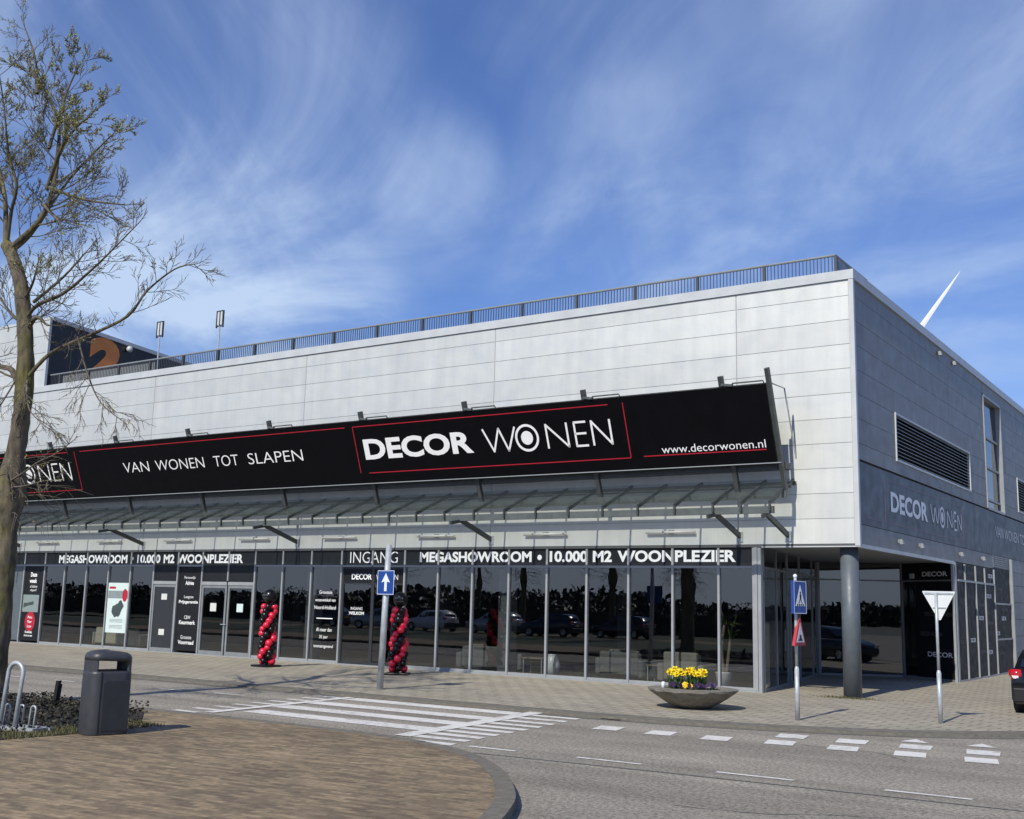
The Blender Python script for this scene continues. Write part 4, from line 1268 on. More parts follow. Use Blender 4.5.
# bicycle rack
BR = thing("bicycle_rack", "galvanised bicycle rack with tall tube hoop at the bed's edge", "bicycle rack", (-5.75, -15.0, .096), R(100))
def hoop(cx, cy, w, h, r, lean=0.0, n=10):
    pts = [(cx, cy - w / 2, 0)]
    for k in range(n + 1):
        a = math.pi * k / n
        pts.append((cx + lean, cy - w / 2 * math.cos(a), h - w / 2 + w / 2 * math.sin(a)))
    pts.append((cx, cy + w / 2, 0)); return pts
for i, yy in enumerate((0.0, 1.3)):
    g = MB(); g.smooth = True; g.tube(hoop(0, yy, .24, .80, .028, .06), .026, 10); g.build("tall_hoop", M['galv'], BR, local=True)
for i in range(8):
    g = MB(); g.smooth = True; g.tube(hoop(.10 + .02 * (i % 2), -.28 + .21 * i, .08, .30, .01, .02), .011, 7); g.build("wheel_hoop", M['galv'], BR, local=True)
g = MB(); g.bar((0, -.45, .03), (0, 1.6, .03), .06, .05); g.bar((.26, -.45, .03), (.26, 1.6, .03), .05, .04); g.bar((0, -.4, .03), (.26, -.4, .03), .05, .04); g.build("base_rail", M['galv'], BR, local=True)

# wooden stub post in the bed
g = MB(); g.prism([(-.035, -.035), (.035, -.035), (.035, .035), (-.035, .035)], (-7.95, -12.85, .09), (1, 0, 0), (0, 1, 0), (.05, .0, .34)); g.prism([(-.035, -.035), (.035, -.035), (.0, .035)], (-7.90, -12.85, .43), (1, 0, 0), (0, 1, 0), (.01, 0, .05))
tag(g.build("stub_post", M['bin_in'], loc=(-7.95, -12.85, .09)), "short black stub post among the shrubs", "post")

# planter bowl
PLX, PLY = -1.62, -4.55
PB = thing("planter_bowl", "wide shallow concrete bowl with flowers on the pavement", "planter", (PLX, PLY, .03))
g = MB(); g.smooth = True
g.lathe([(.22, 0), (.30, .01), (.46, .09), (.63, .20), (.76, .29), (.785, .315)], (PLX, PLY, .03), 48); g.smooth = False
g.lathe([(.785, .315), (.79, .335), (.60, .350), (.56, .345), (.52, .31)], (PLX, PLY, .03), 48)
for k_, q_ in enumerate(g.v):
    if .05 < q_.z - .03 < .30:
        d_ = Vector((q_.x - PLX, q_.y - PLY, 0)); f_ = 1 + (.018 if k_ % 4 < 2 else -.018)
        g.v[k_] = Vector((PLX + d_.x * f_, PLY + d_.y * f_, q_.z))
g.build("bowl", M['concrete'], PB)
g = MB(); g.smooth = True; g.lathe([(.54, .31), (.3, .34), (.01, .35)], (PLX, PLY, .03), 30); g.build("soil", M['soil'], PB)
random.seed(11)
def daffodil():
    d = thing("daffodil", "", "flower", (0, 0, 0), 0, "daffodils in the planter bowl")
    g = MB()
    g.tube([(0, 0, 0), (.006, 0, .16), (.0, -.01, .27), (0, -.03, .29)], .006, 5)
    for k in range(4):
        a = k * 1.7; w = .012
        p = Vector((math.cos(a), math.sin(a), 0)); q = Vector((-p.y, p.x, 0)) * w
        b0, b1, b2 = p * .01, p * .05 + Vector((0, 0, .14)), p * .10 + Vector((0, 0, .23))
        g.poly([b0 - q, b0 + q, b1 + q, b1 - q]); g.poly([b1 - q, b1 + q, b2])
    g.build("stem_and_leaves", M['stem'], d, local=True)
    g = MB()
    for k in range(6):
        a = k * math.pi / 3
        p = Vector((math.cos(a), 0, math.sin(a))); q = Vector((-math.sin(a), 0, math.cos(a)))
        c = Vector((0, -.035, .29))
        g.poly([c, c + p * .03 + q * .022 + Vector((0, -.004, 0)), c + p * .062 + Vector((0, .004, 0)), c + p * .03 - q * .022 + Vector((0, -.004, 0))])
    g.build("petals", M['yellow'], d, local=True)
    g = MB(); g.tube([(0, -.035, .29), (0, -.06, .29), (0, -.085, .29)], [.014, .02, .03], 8, False); g.build("trumpet", M['trumpet'], d, local=True)
    return d
dproto = None
for k in range(34):
    if dproto is None: dproto = daffodil(); c = dproto
    else: c = dup(dproto)
    c['label'] = "yellow daffodil in the clump standing in the concrete bowl"
    a, r_ = random.uniform(0, 6.28), .27 * math.sqrt(random.random())
    c.location = Vector((PLX - .12 + r_ * 1.25 * math.cos(a), PLY - .02 + r_ * math.sin(a) * .8, .36)) * S
    sc_ = random.uniform(.82, 1.12); c.scale = (sc_ * 1.1, sc_ * 1.1, sc_)
    c.rotation_euler = (random.uniform(-.2, .2), random.uniform(-.2, .2), random.uniform(-.9, 1.3))
def pansy(kind):
    g = MB()
    g.mi = 0
    for k in range(5):
        a = k * 1.257 + .3; p = Vector((math.cos(a), 0, math.sin(a))); q = Vector((-p.z, 0, p.x)); c_ = Vector((0, -.02, .10))
        g.poly([c_, c_ + p * .03 + q * .028, c_ + p * .055 + Vector((0, .01, 0)), c_ + p * .03 - q * .028])
    g.mi = 1
    g.tube([(0, 0, 0), (0, 0, .08), (0, -.02, .10)], .005, 4)
    for k in range(6):
        a = k * 1.05; p = Vector((math.cos(a), math.sin(a), .35)); q = Vector((-p.y, p.x, 0)) * .25
        g.poly([(0, 0, .0), p * .05 + q * .05, p * .10, p * .05 - q * .05])
    return g
py = pp = None
for k in range(30):
    yel = 2 <= k < 9
    if yel:
        if py is None: py = pansy('y').build("pansy", [M['pansy_y'], M['stem']]); c = py
        else: c = dup(py)
        tag(c, "bright yellow pansy at the front of the concrete bowl", "flower", "yellow pansies in the planter bowl")
        x, y = random.uniform(-.02, .16), random.uniform(-.42, -.3)
    else:
        if pp is None: pp = pansy('p').build("pansy", [M['pansy_p'], M['stem']]); c = pp
        else: c = dup(pp)
        tag(c, "dark purple pansy around the daffodils in the bowl", "flower", "purple pansies in the planter bowl")
        a = random.uniform(-3.0, .2); r_ = random.uniform(.3, .46); x, y = r_ * math.cos(a), r_ * math.sin(a) * .95
    c.location = Vector((PLX + x + .0, PLY + y, .345)) * S
    c.rotation_euler = (random.uniform(-.5, .1), random.uniform(-.3, .3), random.uniform(-.4, 1.3))
    s_ = random.uniform(.75, 1.05); c.scale = (s_, s_, s_)
g = MB(); g.smooth = True; g.lathe([(.03, 0), (.035, .1), (.02, .12)], (PLX - .36, PLY - .44, .36), 10)
tag(g.build("small_cup", M['sign_white'], loc=(PLX - .36, PLY - .44, .36)), "small pale cup left on the planter's rim", "cup")

# balloon columns
mats_b = [M['bal_red'], M['bal_black']]
bproto = {}
BC = None
random.seed(5)
for i, (x, y, lab) in enumerate(((-14.4, -2.45, "red and black balloon column left of the entrance doors"), (-10.46, -2.0, "red and black balloon column partly behind the arrow sign's pole"))):
    if i == 0:
        BC = thing("balloon_column", lab, "balloons", (x, y, .03), 0, "balloon columns flanking the entrance")
        g = MB(); g.box(-.27, .27, -.27, .27, 0, .05); g.build("base_plate", M['bal_black'], BC, local=True, bevel=.01)
        g = MB(); g.tube([(0, 0, .05), (0, 0, 1.62)], .03, 8); g.build("pole", M['bal_black'], BC, local=True)
        for k in range(13):
            for j in range(4):
                a = math.pi / 2 * j + k * R(33) + .4 + random.uniform(-.30, .30)
                red = j % 2 == 0
                b_ = bproto.get(red)
                if b_ is None:
                    g = MB(); g.smooth = True; g.ball((0, 0, 0), .094, 14, 9, .96)
                    b_ = bproto[red] = g.build("balloon", M['bal_red'] if red else M['bal_black'], BC, local=True)
                else:
                    c = b_.copy(); COL.objects.link(c); c.parent = BC; b_ = c
                f = random.uniform(.80, 1.08)
                b_.scale = (f, f * random.uniform(.93, 1.05), f); b_.rotation_euler = (random.uniform(-.5, .5), random.uniform(-.5, .5), a)
                b_.location = Vector(((.145 + random.uniform(-.02, .02)) * math.cos(a), (.145 + random.uniform(-.02, .02)) * math.sin(a), .14 + .113 * k + random.uniform(-.015, .015))) * S
        g = MB(); g.smooth = True; g.ball((.01, 0, 1.76), .175, 20, 14, 1.05); tb = g.build("top_balloon", M['bal_black'], BC, local=True)
        g = MB(); g.text("DECOR", (-.09, -.178, 1.77), U, V, .20, .045, (0, -1, 0), .02); g.text("WONEN", (-.085, -.176, 1.70), U, V, .19, .03, (0, -1, 0), 0); g.build("lettering", M['grey_letter'], tb, local=True)
    else:
        c = dup(BC); c.location = Vector((x, y, .03)) * S; c.rotation_euler.z = R(28); c['label'] = lab

# drain in the kerb
g = MB()
for k in range(3): g.box(-1.92 + .12 * k, -1.83 + .12 * k, -7.31, -7.22, .006, .012)
tag(g.build("kerb_drain", M['bin_in'], loc=(-1.75, -7.27, .0)), "three small black drain holes at the pavement edge", "drain")

# ------------------------------------------------------------------ cars
def car(name, label, paint, loc, rz, group=None):
    """rear at local y=0, nose at +y; 1.36 wide, 1.2 high, 3.3 long"""
    c = thing(name, label, "car", loc, rz, group)
    L, HW = 3.3, .68
    st = [(-.02, .42, .60, .60), (.0, .25, .74, .63), (.06, .17, .80, .655), (.35, .14, .82, .675), (.8, .14, .82, .68), (1.6, .14, .80, .68), (2.3, .14, .78, .675), (2.8, .15, .70, .66), (3.15, .17, .60, .62), (3.28, .25, .50, .56), (3.3, .32, .44, .5)]
    g = MB(); g.smooth = True; secs = []
    for y, zb, zt, hw in st:
        prof = [(-hw * .9, zb), (-hw, zb + .08), (-hw * 1.0, (zb + zt) / 2), (-hw * .98, zt - .06), (-hw * .90, zt), (hw * .90, zt), (hw * .98, zt - .06), (hw, (zb + zt) / 2), (hw, zb + .08), (hw * .9, zb)]
        secs.append([(a, y, b) for a, b in prof])
    loft(g, secs); g.build("body", paint, c, local=True)
    gh = [(.10, .80, .60, .80, .60), (.22, .80, .60, 1.05, .52), (.42, .80, .61, 1.16, .49), (.9, .80, .62, 1.20, .49), (1.5, .80, .62, 1.19, .49), (1.85, .79, .61, 1.12, .50), (2.35, .77, .60, .80, .56)]
    g = MB(); g.smooth = True
    secs = [[(-a, y, z0), (-b - .015, y, z1 - .05), (-b + .05, y, z1), (b - .05, y, z1), (b + .015, y, z1 - .05), (a, y, z0)] for y, z0, a, z1, b in gh]
    loft(g, secs); g.build("cabin", paint, c, local=True)
    for s_ in (-1, 1):
        g = MB()
        def sp(y, f):
            for (y0, z0, a0, z1, b0), (y1, z2, a1, z3, b1) in zip(gh, gh[1:]):
                if y0 <= y <= y1:
                    q = (y - y0) / (y1 - y0); A = a0 + (a1 - a0) * q; Bb = b0 + (b1 - b0) * q + .015; Z0 = z0 + (z2 - z0) * q; Z1 = z1 - .05 + (z3 - z1) * q
                    return (s_ * (A + (Bb - A) * f + .006), y, Z0 + (Z1 - Z0) * f)
        for ya, yb_ in ((.34, .8), (.84, 1.3), (1.34, 2.0)):
            g.poly([sp(ya, .12), sp(yb_, .12), sp(yb_, .85), sp(ya + (.04 if ya < .5 else 0), .85)])
        g.build("side_window", M['car_glass'], c, local=True)
        g = MB(); g.smooth = True
        g.prism([(-.06, -.10), (.10, -.08), (.165, .0), (.17, .07), (.12, .10), (-.04, .10)], (s_ * .51, -.012, .68), (s_, 0, 0), (0, 0, 1), (0, .09, 0)); tlo = g.build("tail_light", M['taillight'], c, local=True)
        g = MB(); g.prism([(.0, -.06), (.09, -.05), (.12, .0), (.0, .0)], (s_ * .51, -.016, .67), (s_, 0, 0), (0, 0, 1), (0, .008, 0)); g.build("clear_lens", M['tl_white'], tlo, local=True)
        g = MB(); g.prism([(.055 * math.cos(2 * math.pi * k / 12), .03 * math.sin(2 * math.pi * k / 12)) for k in range(12)], (s_ * .54, -.03, .40), (1, 0, 0), (0, 0, 1), (0, .05, 0)); g.build("rear_reflector", M['taillight'], c, local=True)
        g = MB(); g.prism([(-.1, -.05), (.12, -.02), (.1, .07), (-.1, .04)], (s_ * .46, 3.22, .55), (s_, 0, 0), (0, 0, 1), (0, .05, 0)); g.build("headlight", M['tl_white'], c, local=True)
        for yy in (.50, 2.60):
            g = MB(); g.smooth = True
            x0 = s_ * .592
            rings = [(x0 - .09, .20), (x0 - .085, .25), (x0 + .085, .25), (x0 + .09, .20)]
            secs = [[(xx, yy + r_ * math.cos(2 * math.pi * k / 24), .25 + r_ * math.sin(2 * math.pi * k / 24)) for k in range(24)] for xx, r_ in rings]
            loft(g, secs); wh = g.build("wheel", M['tyre'], c, local=True)
            g = MB(); secs = [[(xx, yy + r_ * math.cos(2 * math.pi * k / 20), .25 + r_ * math.sin(2 * math.pi * k / 20)) for k in range(20)] for xx, r_ in ((x0 + s_ * .06, .16), (x0 + s_ * .105, .15), (x0 + s_ * .095, .05))]
            loft(g, secs); g.build("rim", M['rim'], wh, local=True)
    g = MB(); g.poly([(-.5, .115, .82), (.5, .115, .82), (.44, .245, 1.06), (-.44, .245, 1.06)][::1]); g.v = [v + Vector((0, -.012, .004)) for v in g.v]; g.build("rear_window", M['car_glass'], c, local=True)
    g = MB(); g.poly([(-.5, 2.28, .84), (.5, 2.28, .84), (.44, 1.9, 1.10), (-.44, 1.9, 1.10)]); g.v = [v + Vector((0, .012, .012)) for v in g.v]; g.build("windscreen", M['car_glass'], c, local=True)
    g = MB(); g.box(-.62, .62, -.05, .05, .20, .46); g.build("rear_bumper", M['car_trim'], c, local=True, bevel=.03)
    g = MB(); g.box(-.2, .2, -.03, -.01, .56, .66); g.build("number_plate", M['pansy_y'], c, local=True)
    return c
car("parked_car", "black hatchback parked by the side wall with its red tail light showing", M['car_paint'], (3.57, -.90, .03), R(-1), "parked cars")
rc = [(-36.5, -29.6, M['car_silver'], 84, "silver hatchback across the street, leftmost of the mirrored cars"), (-32.4, -29.2, M['car_white'], 96, "white hatchback across the street, seen only mirrored in the glass"), (-28.2, -29.8, M['car_silver'], 92, "silver hatchback across the street mirrored near the middle of the glass"), (-24.1, -29.3, M['car_blue'], 88, "dark blue hatchback across the street seen only mirrored in the glass"), (-20.2, -30.0, M['car_paint'], 95, "black hatchback across the street, rightmost of the mirrored cars"), (-40.8, -29.5, M['car_blue'], 91, "dark blue hatchback across the street at the row's far end")]
for x, y, p_, rz_, lab in rc:
    car("parked_car", lab, p_, (x, y, .096), R(rz_), "parked cars")

# ------------------------------------------------------------------ trees
random.seed(21)
def rnd_unit():
    while True:
        v = Vector((random.uniform(-1, 1), random.uniform(-1, 1), random.uniform(-1, 1)))
        if .1 < v.length < 1: return v.normalized()
TB, TWG, BUD = MB(), MB(), MB()
TB.smooth = True; TWG.smooth = True
def bud(p, n=2, s_=.03):
    for _ in range(n):
        a, b = rnd_unit(), rnd_unit()
        b = a.cross(b).normalized()
        q = s_ * random.uniform(.6, 1.5); c = p + rnd_unit() * s_ * .5
        BUD.poly([c - a * q, c - b * q * .5, c + a * q, c + b * q * .5])
def branch(p, d, L, r, depth, leafy, drop=0.0, upb=.25):
    n = 4 if depth > 1 else 3
    pts, rad = [p.copy()], [r]
    d = d.normalized()
    for i in range(n):
        d = (d + rnd_unit() * .10 + Vector((0, 0, upb * .22 - drop * .22))).normalized()
        p = p + d * (L / n)
        pts.append(p.copy()); rad.append(r * (1 - .8 * (i + 1) / n) + .0015)
    (TB if r > .03 else TWG).tube(pts, rad, 6 if r > .03 else (4 if r > .012 else 3), False)
    if depth > 0:
        k = {4: 5, 3: 4, 2: 5, 1: 4}[depth]
        for j in range(k):
            f = .22 + .78 * (j + random.random()) / k
            i = min(int(f * n), n - 1); q = f * n - i
            pp_ = pts[i].lerp(pts[i + 1], min(q, 1))
            dd = (pts[i + 1] - pts[i]).normalized()
            sd = dd.cross(rnd_unit()).normalized()
            nd = (dd * random.uniform(.7, 1.1) + sd * random.uniform(.4, .8))
            branch(pp_, nd, L * random.uniform(.34, .58), max(r * .42, .0036), depth - 1, leafy, drop, upb)
    else:
        if random.random() < leafy:
            bud(pts[-1], 1, .014)
            for q_ in range(3): bud(pts[q_ % (len(pts) - 1)].lerp(pts[q_ % (len(pts) - 1) + 1], random.random()), 1, .013)
            for w in pts[1:]:
                if random.random() < leafy * .55: bud(w, 1, .014)
def limb(pts, r0, r1, leafy, kids, depth, L, drop=0.0, upb=.42, start=.15):
    pts = smooth3([Vector(p) for p in pts])
    n = len(pts)
    rad = [r0 + (r1 - r0) * i / (n - 1) for i in range(n)]
    (TB if r0 > .025 else TWG).tube(pts, rad, 9 if r0 > .08 else 6, False)
    for j in range(kids):
        f = start + (1 - start) * (j + random.random()) / kids
        i = min(int(f * (n - 1)), n - 2)
        p = pts[i].lerp(pts[i + 1], f * (n - 1) - i)
        dd = (pts[i + 1] - pts[i]).normalized(); sd = dd.cross(rnd_unit()).normalized()
        branch(p, dd * .7 + sd * .8, L * random.uniform(.6, 1.1) * (1 - .4 * f), max(min(rad[i] * .32, .018), .0065), depth, leafy, drop, upb)
    branch(pts[-1], pts[-1] - pts[-2], L * .35, r1, 1, leafy, drop, upb)
def smooth3(p, n=4):
    out = []
    for i in range(len(p) - 1):
        a, b, c, d = p[max(i - 1, 0)], p[i], p[i + 1], p[min(i + 2, len(p) - 1)]
        for k in range(n):
            q = k / n
            out.append(.5 * ((2 * b) + (-a + c) * q + (2 * a - 5 * b + 4 * c - d) * q * q + (-a + 3 * b - 3 * c + d) * q ** 3))
    out.append(p[-1]); return out
TY = -12.7
def P3(l, y0=0, y1=0):
    n = len(l); return [(x, TY + y0 + (y1 - y0) * i / (n - 1), z) for i, (x, z) in enumerate(l)]
tr = [(-9.92, TY, .05), (-9.88, TY, .35), (-9.84, TY, 1.2), (-9.83, TY, 2.2), (-9.86, TY, 2.9), (-9.86, TY, 3.4), (-9.83, TY, 3.9), (-9.76, TY, 4.8), (-9.84, TY, 5.7), (-10.12, TY, 6.75), (-10.5, TY, 7.4), (-10.72, TY, 7.65)]
trs = smooth3([Vector(p) for p in tr], 6)
rr_ = []
for p in trs:
    z = p.z
    base = .222 - .026 * z if z < 3 else .144 - .005 * (z - 3)
    if z < .5: base += (.5 - z) * .22
    base += .09 * math.exp(-((z - 3.35) / .45) ** 2)
    if z > 5: base -= (z - 5) * .008
    rr_.append(base * random.uniform(.95, 1.06))
TB.tube(trs, rr_, 18)
for k_ in range(len(trs) * 18):          # furrows and knots of the bark
    ax_ = trs[k_ // 18]; d_ = TB.v[k_] - ax_
    f_ = 1 + .07 * math.sin(3.0 * (k_ % 18) + .35 * (k_ // 18)) + random.uniform(-.05, .05)
    TB.v[k_] = ax_ + d_ * f_
limb(P3([(-9.87, 6.27), (-9.44, 6.38), (-8.58, 6.43), (-7.78, 6.63), (-7.1, 6.83), (-6.31, 7.12)], 0, -.6), .040, .007, .12, 17, 2, .66, 0, .3)
limb(P3([(-9.69, 5.23), (-9.24, 5.6), (-8.34, 5.82), (-7.56, 6.05), (-7.26, 6.43), (-6.74, 6.73), (-6.35, 6.78)], 0, .5), .036, .007, .12, 17, 2, .66, 0, .3)
limb(P3([(-9.8, 4.85), (-10.27, 5.40), (-10.9, 5.6), (-11.8, 6.2)], 0, .2), .065, .02, .15, 9, 2, 1.1)
limb(P3([(-9.8, 6.1), (-9.28, 6.14), (-8.7, 5.9)], 0, -.4), .05, .015, .1, 7, 2, .8)
limb(P3([(-10.62, 7.55), (-9.93, 7.92), (-9.68, 8.45), (-9.71, 9.14), (-9.85, 9.75), (-10.34, 10.41), (-11.2, 11.3)], 0, .3), .062, .009, .75, 19, 3, 1.1)
limb(P3([(-10.71, 7.64), (-10.48, 8.18), (-10.2, 8.55), (-10.34, 9.11), (-10.43, 9.94), (-10.6, 10.8)], 0, -.6), .040, .008, .75, 15, 3, 1.0)
limb(P3([(-9.69, 8.45), (-9.21, 9.08), (-8.69, 9.28), (-8.25, 9.3)], 0, -.3), .04, .010, .9, 11, 3, .8)
limb(P3([(-9.75, 9.2), (-9.72, 9.94), (-9.72, 10.5), (-9.6, 11.0)], 0, .4), .035, .008, .8, 10, 3, .8)
limb(P3([(-10.24, 10.33), (-10.44, 11.04), (-10.9, 11.8)], 0, 0), .03, .008, .6, 8, 2, .7)
limb(P3([(-10.74, 7.6), (-11.04, 8.6), (-11.61, 9.54), (-11.97, 10.47)], 0, .2), .055, .010, .8, 15, 3, 1.0)
limb(P3([(-9.64, 8.49), (-8.92, 8.2), (-8.1, 8.02)], 0, .4), .035, .01, .75, 12, 2, .85)
limb(P3([(-9.75, 8.2), (-9.01, 7.76), (-8.55, 7.48)], 0, -.4), .035, .01, .7, 11, 2, .85)
limb(P3([(-10.6, 7.5), (-10.5, 7.9), (-10.0, 8.9), (-9.3, 9.7)], 0, .9), .045, .010, .8, 10, 3, .9)
limb(P3([(-9.7, 5.2), (-9.54, 5.02), (-9.24, 4.61), (-8.6, 4.28)], 0, -.3), .02, .006, .1, 10, 2, .75, .7, 0)
limb(P3([(-8.6, 5.8), (-8.32, 5.15), (-8.03, 4.7), (-7.55, 4.39)], .1, .3), .018, .006, .1, 9, 2, .7, .7, 0)
limb(P3([(-9.8, 5.5), (-9.9, 5.0), (-10.2, 4.4), (-10.5, 4.1)], 0, -.5), .02, .006, .1, 9, 2, .7, .7, 0)
limb(P3([(-9.75, 3.5), (-9.2, 3.6), (-8.63, 3.73), (-8.04, 3.8), (-7.45, 3.95)], -.1, -.6), .018, .006, .5, 10, 1, .5)
limb(P3([(-9.75, 3.4), (-9.2, 3.4), (-8.6, 3.45), (-8.2, 3.42)], -.1, -.3), .014, .005, .4, 8, 1, .45)
limb(P3([(-9.75, 6.5), (-9.2, 6.9), (-8.9, 7.3)], 0, .3), .03, .01, .7, 10, 2, .8)
limb(P3([(-10.0, 6.6), (-9.5, 6.75), (-9.1, 6.95)], 0, -.4), .03, .01, .8, 10, 2, .7)
limb(P3([(-10.0, 6.2), (-10.5, 6.4), (-11.2, 6.9)], 0, .2), .04, .01, .7, 10, 2, .9)
for k in range(26):      # epicormic shoots round the pollard swelling
    a = random.uniform(0, 6.28); z = random.uniform(2.9, 3.9)
    branch(Vector((-9.86 + .25 * math.cos(a), TY + .25 * math.sin(a), z)), Vector((math.cos(a), math.sin(a), random.uniform(-.4, .3))), random.uniform(.4, .9), .008, 1, .1, .5, 0)
tree = thing("street_tree", "leafing street tree with thick mossy trunk beside the bicycle rack", "tree", (-9.92, TY, .05), 0, "street trees")
TB.build("trunk", M['bark'], tree)
cr = TWG.build("crown", M['twig'], tree)
BUD.build("buds", M['bud'], cr)
for x, y, rz in ((-19.6, -33, 1.2), (-23.4, -32, 2.4), (-30.0, -33, 4.0), (-38, -31, 5.1), (-14, -46, .3), (-27, -50, 3.3), (-44, -48, 1.9), (-8, -41, 4.4)):
    c = dup(tree); c.location = Vector((x, y, 0)) * S; c.rotation_euler.z = rz
    c['label'] = "bare street tree across the street, seen only mirrored in the shop windows"

# woodland far behind the viewer (mirrored in the glass)
random.seed(8)
g = MB()
for k in range(22000):
    x = random.uniform(-190, 170); y = -84 + random.uniform(-5, 5)
    h = 2.5 + .7 * math.sin(x * .07) + .5 * math.sin(x * .23 + 1) + .3 * math.sin(x * .9)
    z = h * random.random() ** .8
    a, b = rnd_unit(), rnd_unit(); b = a.cross(b).normalized(); q = random.uniform(.25, .6) * (1.3 if z < 1.5 else 1); c = Vector((x, y, z))
    g.poly([c - a * q, c - b * q * .7, c + a * q, c + b * q * .7])
tag(g.build("woodland", M['wood_far']), "far dark belt of trees across the car park", "woodland", None, 'stuff')

g = MB()
for k in range(20000):
    x = random.uniform(-95, 24); y = -41 + random.uniform(-.9, .9)
    h = 2.0 + .45 * math.sin(x * .31) + .2 * math.sin(x * 1.1 + 2) + .1 * math.sin(x * 3.1)
    z = .1 + h * random.random() ** .8
    a, b = rnd_unit(), rnd_unit(); b = a.cross(b).normalized(); q = random.uniform(.05, .12); c = Vector((x, y, z))
    g.poly([c - a * q, c - b * q * .7, c + a * q, c + b * q * .7])
g.box(-95, 24, -41.4, -40.6, .1, 1.35)
tag(g.build("hedge", M['wood_far'], loc=(-30, -41, .1)), "long dark clipped hedge across the street, mirrored in the shop windows", "hedge")

# shrub bed, grass, weeds
g = MB(); g.poly([(-6.5, -12.4, .104), (-14, -12.6, .104), (-14, -18, .104), (-5.05, -18, .104), (-5.0, -15.4, .104), (-4.95, -14.7, .104), (-5.3, -13.4, .104)])
tag(g.build("bed_soil", M['soil']), kind='structure')
random.seed(3)
g = MB()
for k in range(22000):
    x = random.uniform(-12.5, -5.2); y = random.uniform(-16.8, -12.4)
    if x > -5.75 and y < -14.3 and random.random() < .8: continue
    if y > -13.5 and x > -5.45 - (y + 13.5) * 1.05 + .25 * math.sin(y * 9): continue
    h = (.05 + .11 * (math.sin(x * 3.1) * math.sin(y * 2.7) * .5 + .5)) * (1 if x < -5.6 else .7)
    c = Vector((x, y, .11 + h * random.random() ** .6))
    a = rnd_unit(); a.z *= .5; a.normalize(); b = a.cross(rnd_unit()).normalized(); q = random.uniform(.013, .034)
    g.poly([c - a * q, c - b * q * .55, c + a * q, c + b * q * .55])
tag(g.build("ground_cover", M['ivy']), "low dark leafy ground cover in the bed round the tree", "ground cover", None, 'stuff')
g = MB()
def blades(n, fx, hmin, hmax):
    for k in range(n):
        x, y = fx(); z = .1 if y < -12 else .03
        a = random.uniform(0, 6.28); w = Vector((math.cos(a), math.sin(a), 0)) * .008
        h = random.uniform(hmin, hmax); l = Vector((random.uniform(-.4, .4), random.uniform(-.4, .4), 1)) * h
        p = Vector((x, y, z)); g.poly([p - w, p + w, p + l])
blades(2600, lambda: (random.uniform(-5.6, -4.95), random.uniform(-15.5, -13.3)), .02, .06)
tag(g.build("grass", M['grass']), "short grass along the edge of the shrub bed", "grass", None, 'stuff')
g = MB()
blades(420, lambda: (-.35 + random.gauss(0, .30), .05 + random.gauss(0, .10)), .02, .06)
tag(g.build("weeds", M['grass']), "weeds growing round the foot of the round column", "weeds", None, 'stuff')

# ------------------------------------------------------------------ showroom furniture behind the glass
def sofa(label, m_, loc, rz, w=1.7, back=.62):
    s_ = thing("sofa", label, "sofa", loc, rz, "sofas in the shop windows")
    for nm, b_ in (("seat", (-w / 2 + .16, w / 2 - .16, -.30, .30, .10, .32)), ("backrest", (-w / 2 + .16, w / 2 - .16, -.46, -.301, .10, back))):
        g = MB(); g.box(*b_); g.build(nm, m_, s_, local=True, bevel=.04)
    for x in (-1, 1):
        g = MB(); g.box(min(x * w / 2, x * (w / 2 - .155)), max(x * w / 2, x * (w / 2 - .155)), -.46, .32, .06, .46); g.build("armrest", m_, s_, local=True, bevel=.04)
        g = MB(); c = Vector((x * w * .2, -.18, .50)); g.hexa([c + Vector(q) for q in ((-.2, -.05, -.17), (.2, -.05, -.17), (.2, .06, -.17), (-.2, .06, -.17), (-.17, -.12, .17), (.17, -.12, .17), (.17, -.02, .17), (-.17, -.02, .17))]); g.build("cushion", M['fabric_grey'], s_, local=True, bevel=.03)
    g = MB()
    for x in (-w / 2 + .08, w / 2 - .08):
        for y in (-.38, .24): g.box(x - .02, x + .02, y - .02, y + .02, 0, .06)
    g.build("feet", M['car_trim'], s_, local=True)
    return s_
sofa("cream sofa behind the glass left of the white poster", M['fabric_cream'], (-24.4, .95, .05), R(0), 2.4)
sofa("grey sofa behind the glass right of the entrance", M['fabric_grey'], (-9.9, 1.1, .05), R(25))
sofa("beige sofa behind the planter bowl's flowers, back to the street", M['fabric_beige'], (-4.25, .85, .05), R(0), 1.15, .72)
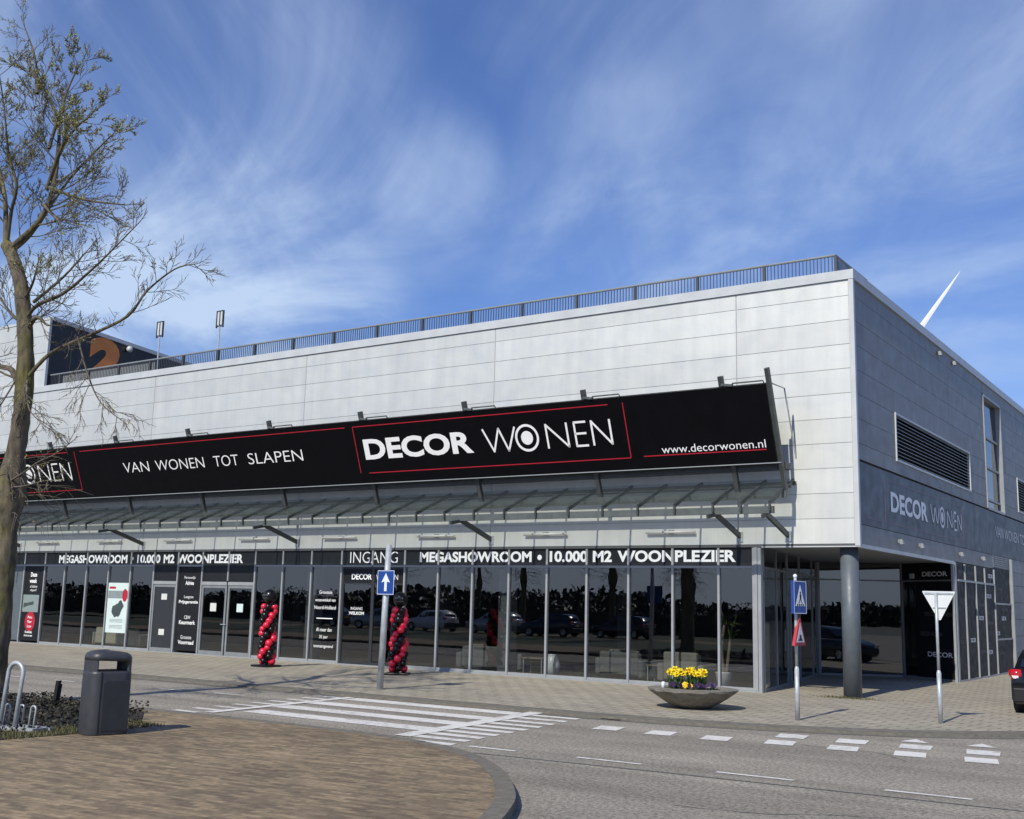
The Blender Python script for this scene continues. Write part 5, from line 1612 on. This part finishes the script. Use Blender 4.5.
sofa("pale grey sofa behind the glass between vase and planter", M['fabric_grey'], (-6.1, 1.6, .05), R(-20))
g = MB(); g.smooth = True; g.lathe([(.09, 0), (.17, .12), (.20, .28), (.14, .44), (.10, .50), (.12, .52)], (-7.72, .55, .05), 20)
tag(g.build("floor_vase", M['ceramic'], loc=(-7.72, .55, .05)), "white bulbous floor vase standing just behind the window", "vase")
PT = thing("indoor_palm", "tall indoor palm in the last window before the corner", "plant", (-3.35, .75, .05))
g = MB(); g.smooth = True; g.lathe([(.14, 0), (.18, .3), (.19, .32)], (-3.35, .75, .05), 16); g.build("pot", M['ceramic'], PT)
random.seed(9)
g = MB(); g.tube([(-3.35, .75, .3), (-3.4, .74, .9), (-3.32, .75, 1.4)], [.05, .04, .03], 8); g.tube([(-3.3, .78, .3), (-3.18, .76, 1.1)], [.04, .03], 8); g.build("trunk", M['wood'], PT)
g = MB()
for k in range(46):
    c = Vector((-3.32, .75, 1.4)) if k < 28 else Vector((-3.18, .76, 1.1))
    a = random.uniform(0, 6.28); e_ = random.uniform(.1, 1.3); d = Vector((math.cos(a) * math.cos(e_), math.sin(a) * math.cos(e_) * .6, math.sin(e_))); L_ = random.uniform(.4, .75)
    sd = d.cross(Vector((0, 0, 1))).normalized() * .025
    p1 = c + d * L_ * .5; p2 = c + d * L_ + Vector((0, 0, -.18 * L_))
    g.poly([c - sd * .3, c + sd * .3, p1 + sd, p1 - sd]); g.poly([p1 - sd, p1 + sd, p2])
g.build("fronds", M['palm'], PT)
for x, y, lab in ((-5.0, 1.0, "slim wooden side table in the window right of the pale grey sofa"), (-8.6, 1.2, "slim wooden side table in the window left of the white vase")):
    s_ = thing("side_table", lab, "table", (x, y, .05), 0, "side tables in the shop windows")
    g = MB(); g.box(-.3, .3, -.2, .2, .36, .39); g.build("table_top", M['wood'], s_, local=True)
    for a in (-.27, .27):
        for b in (-.17, .17):
            g = MB(); g.box(a - .012, a + .012, b - .012, b + .012, 0, .36); g.build("leg", M['galv'], s_, local=True)
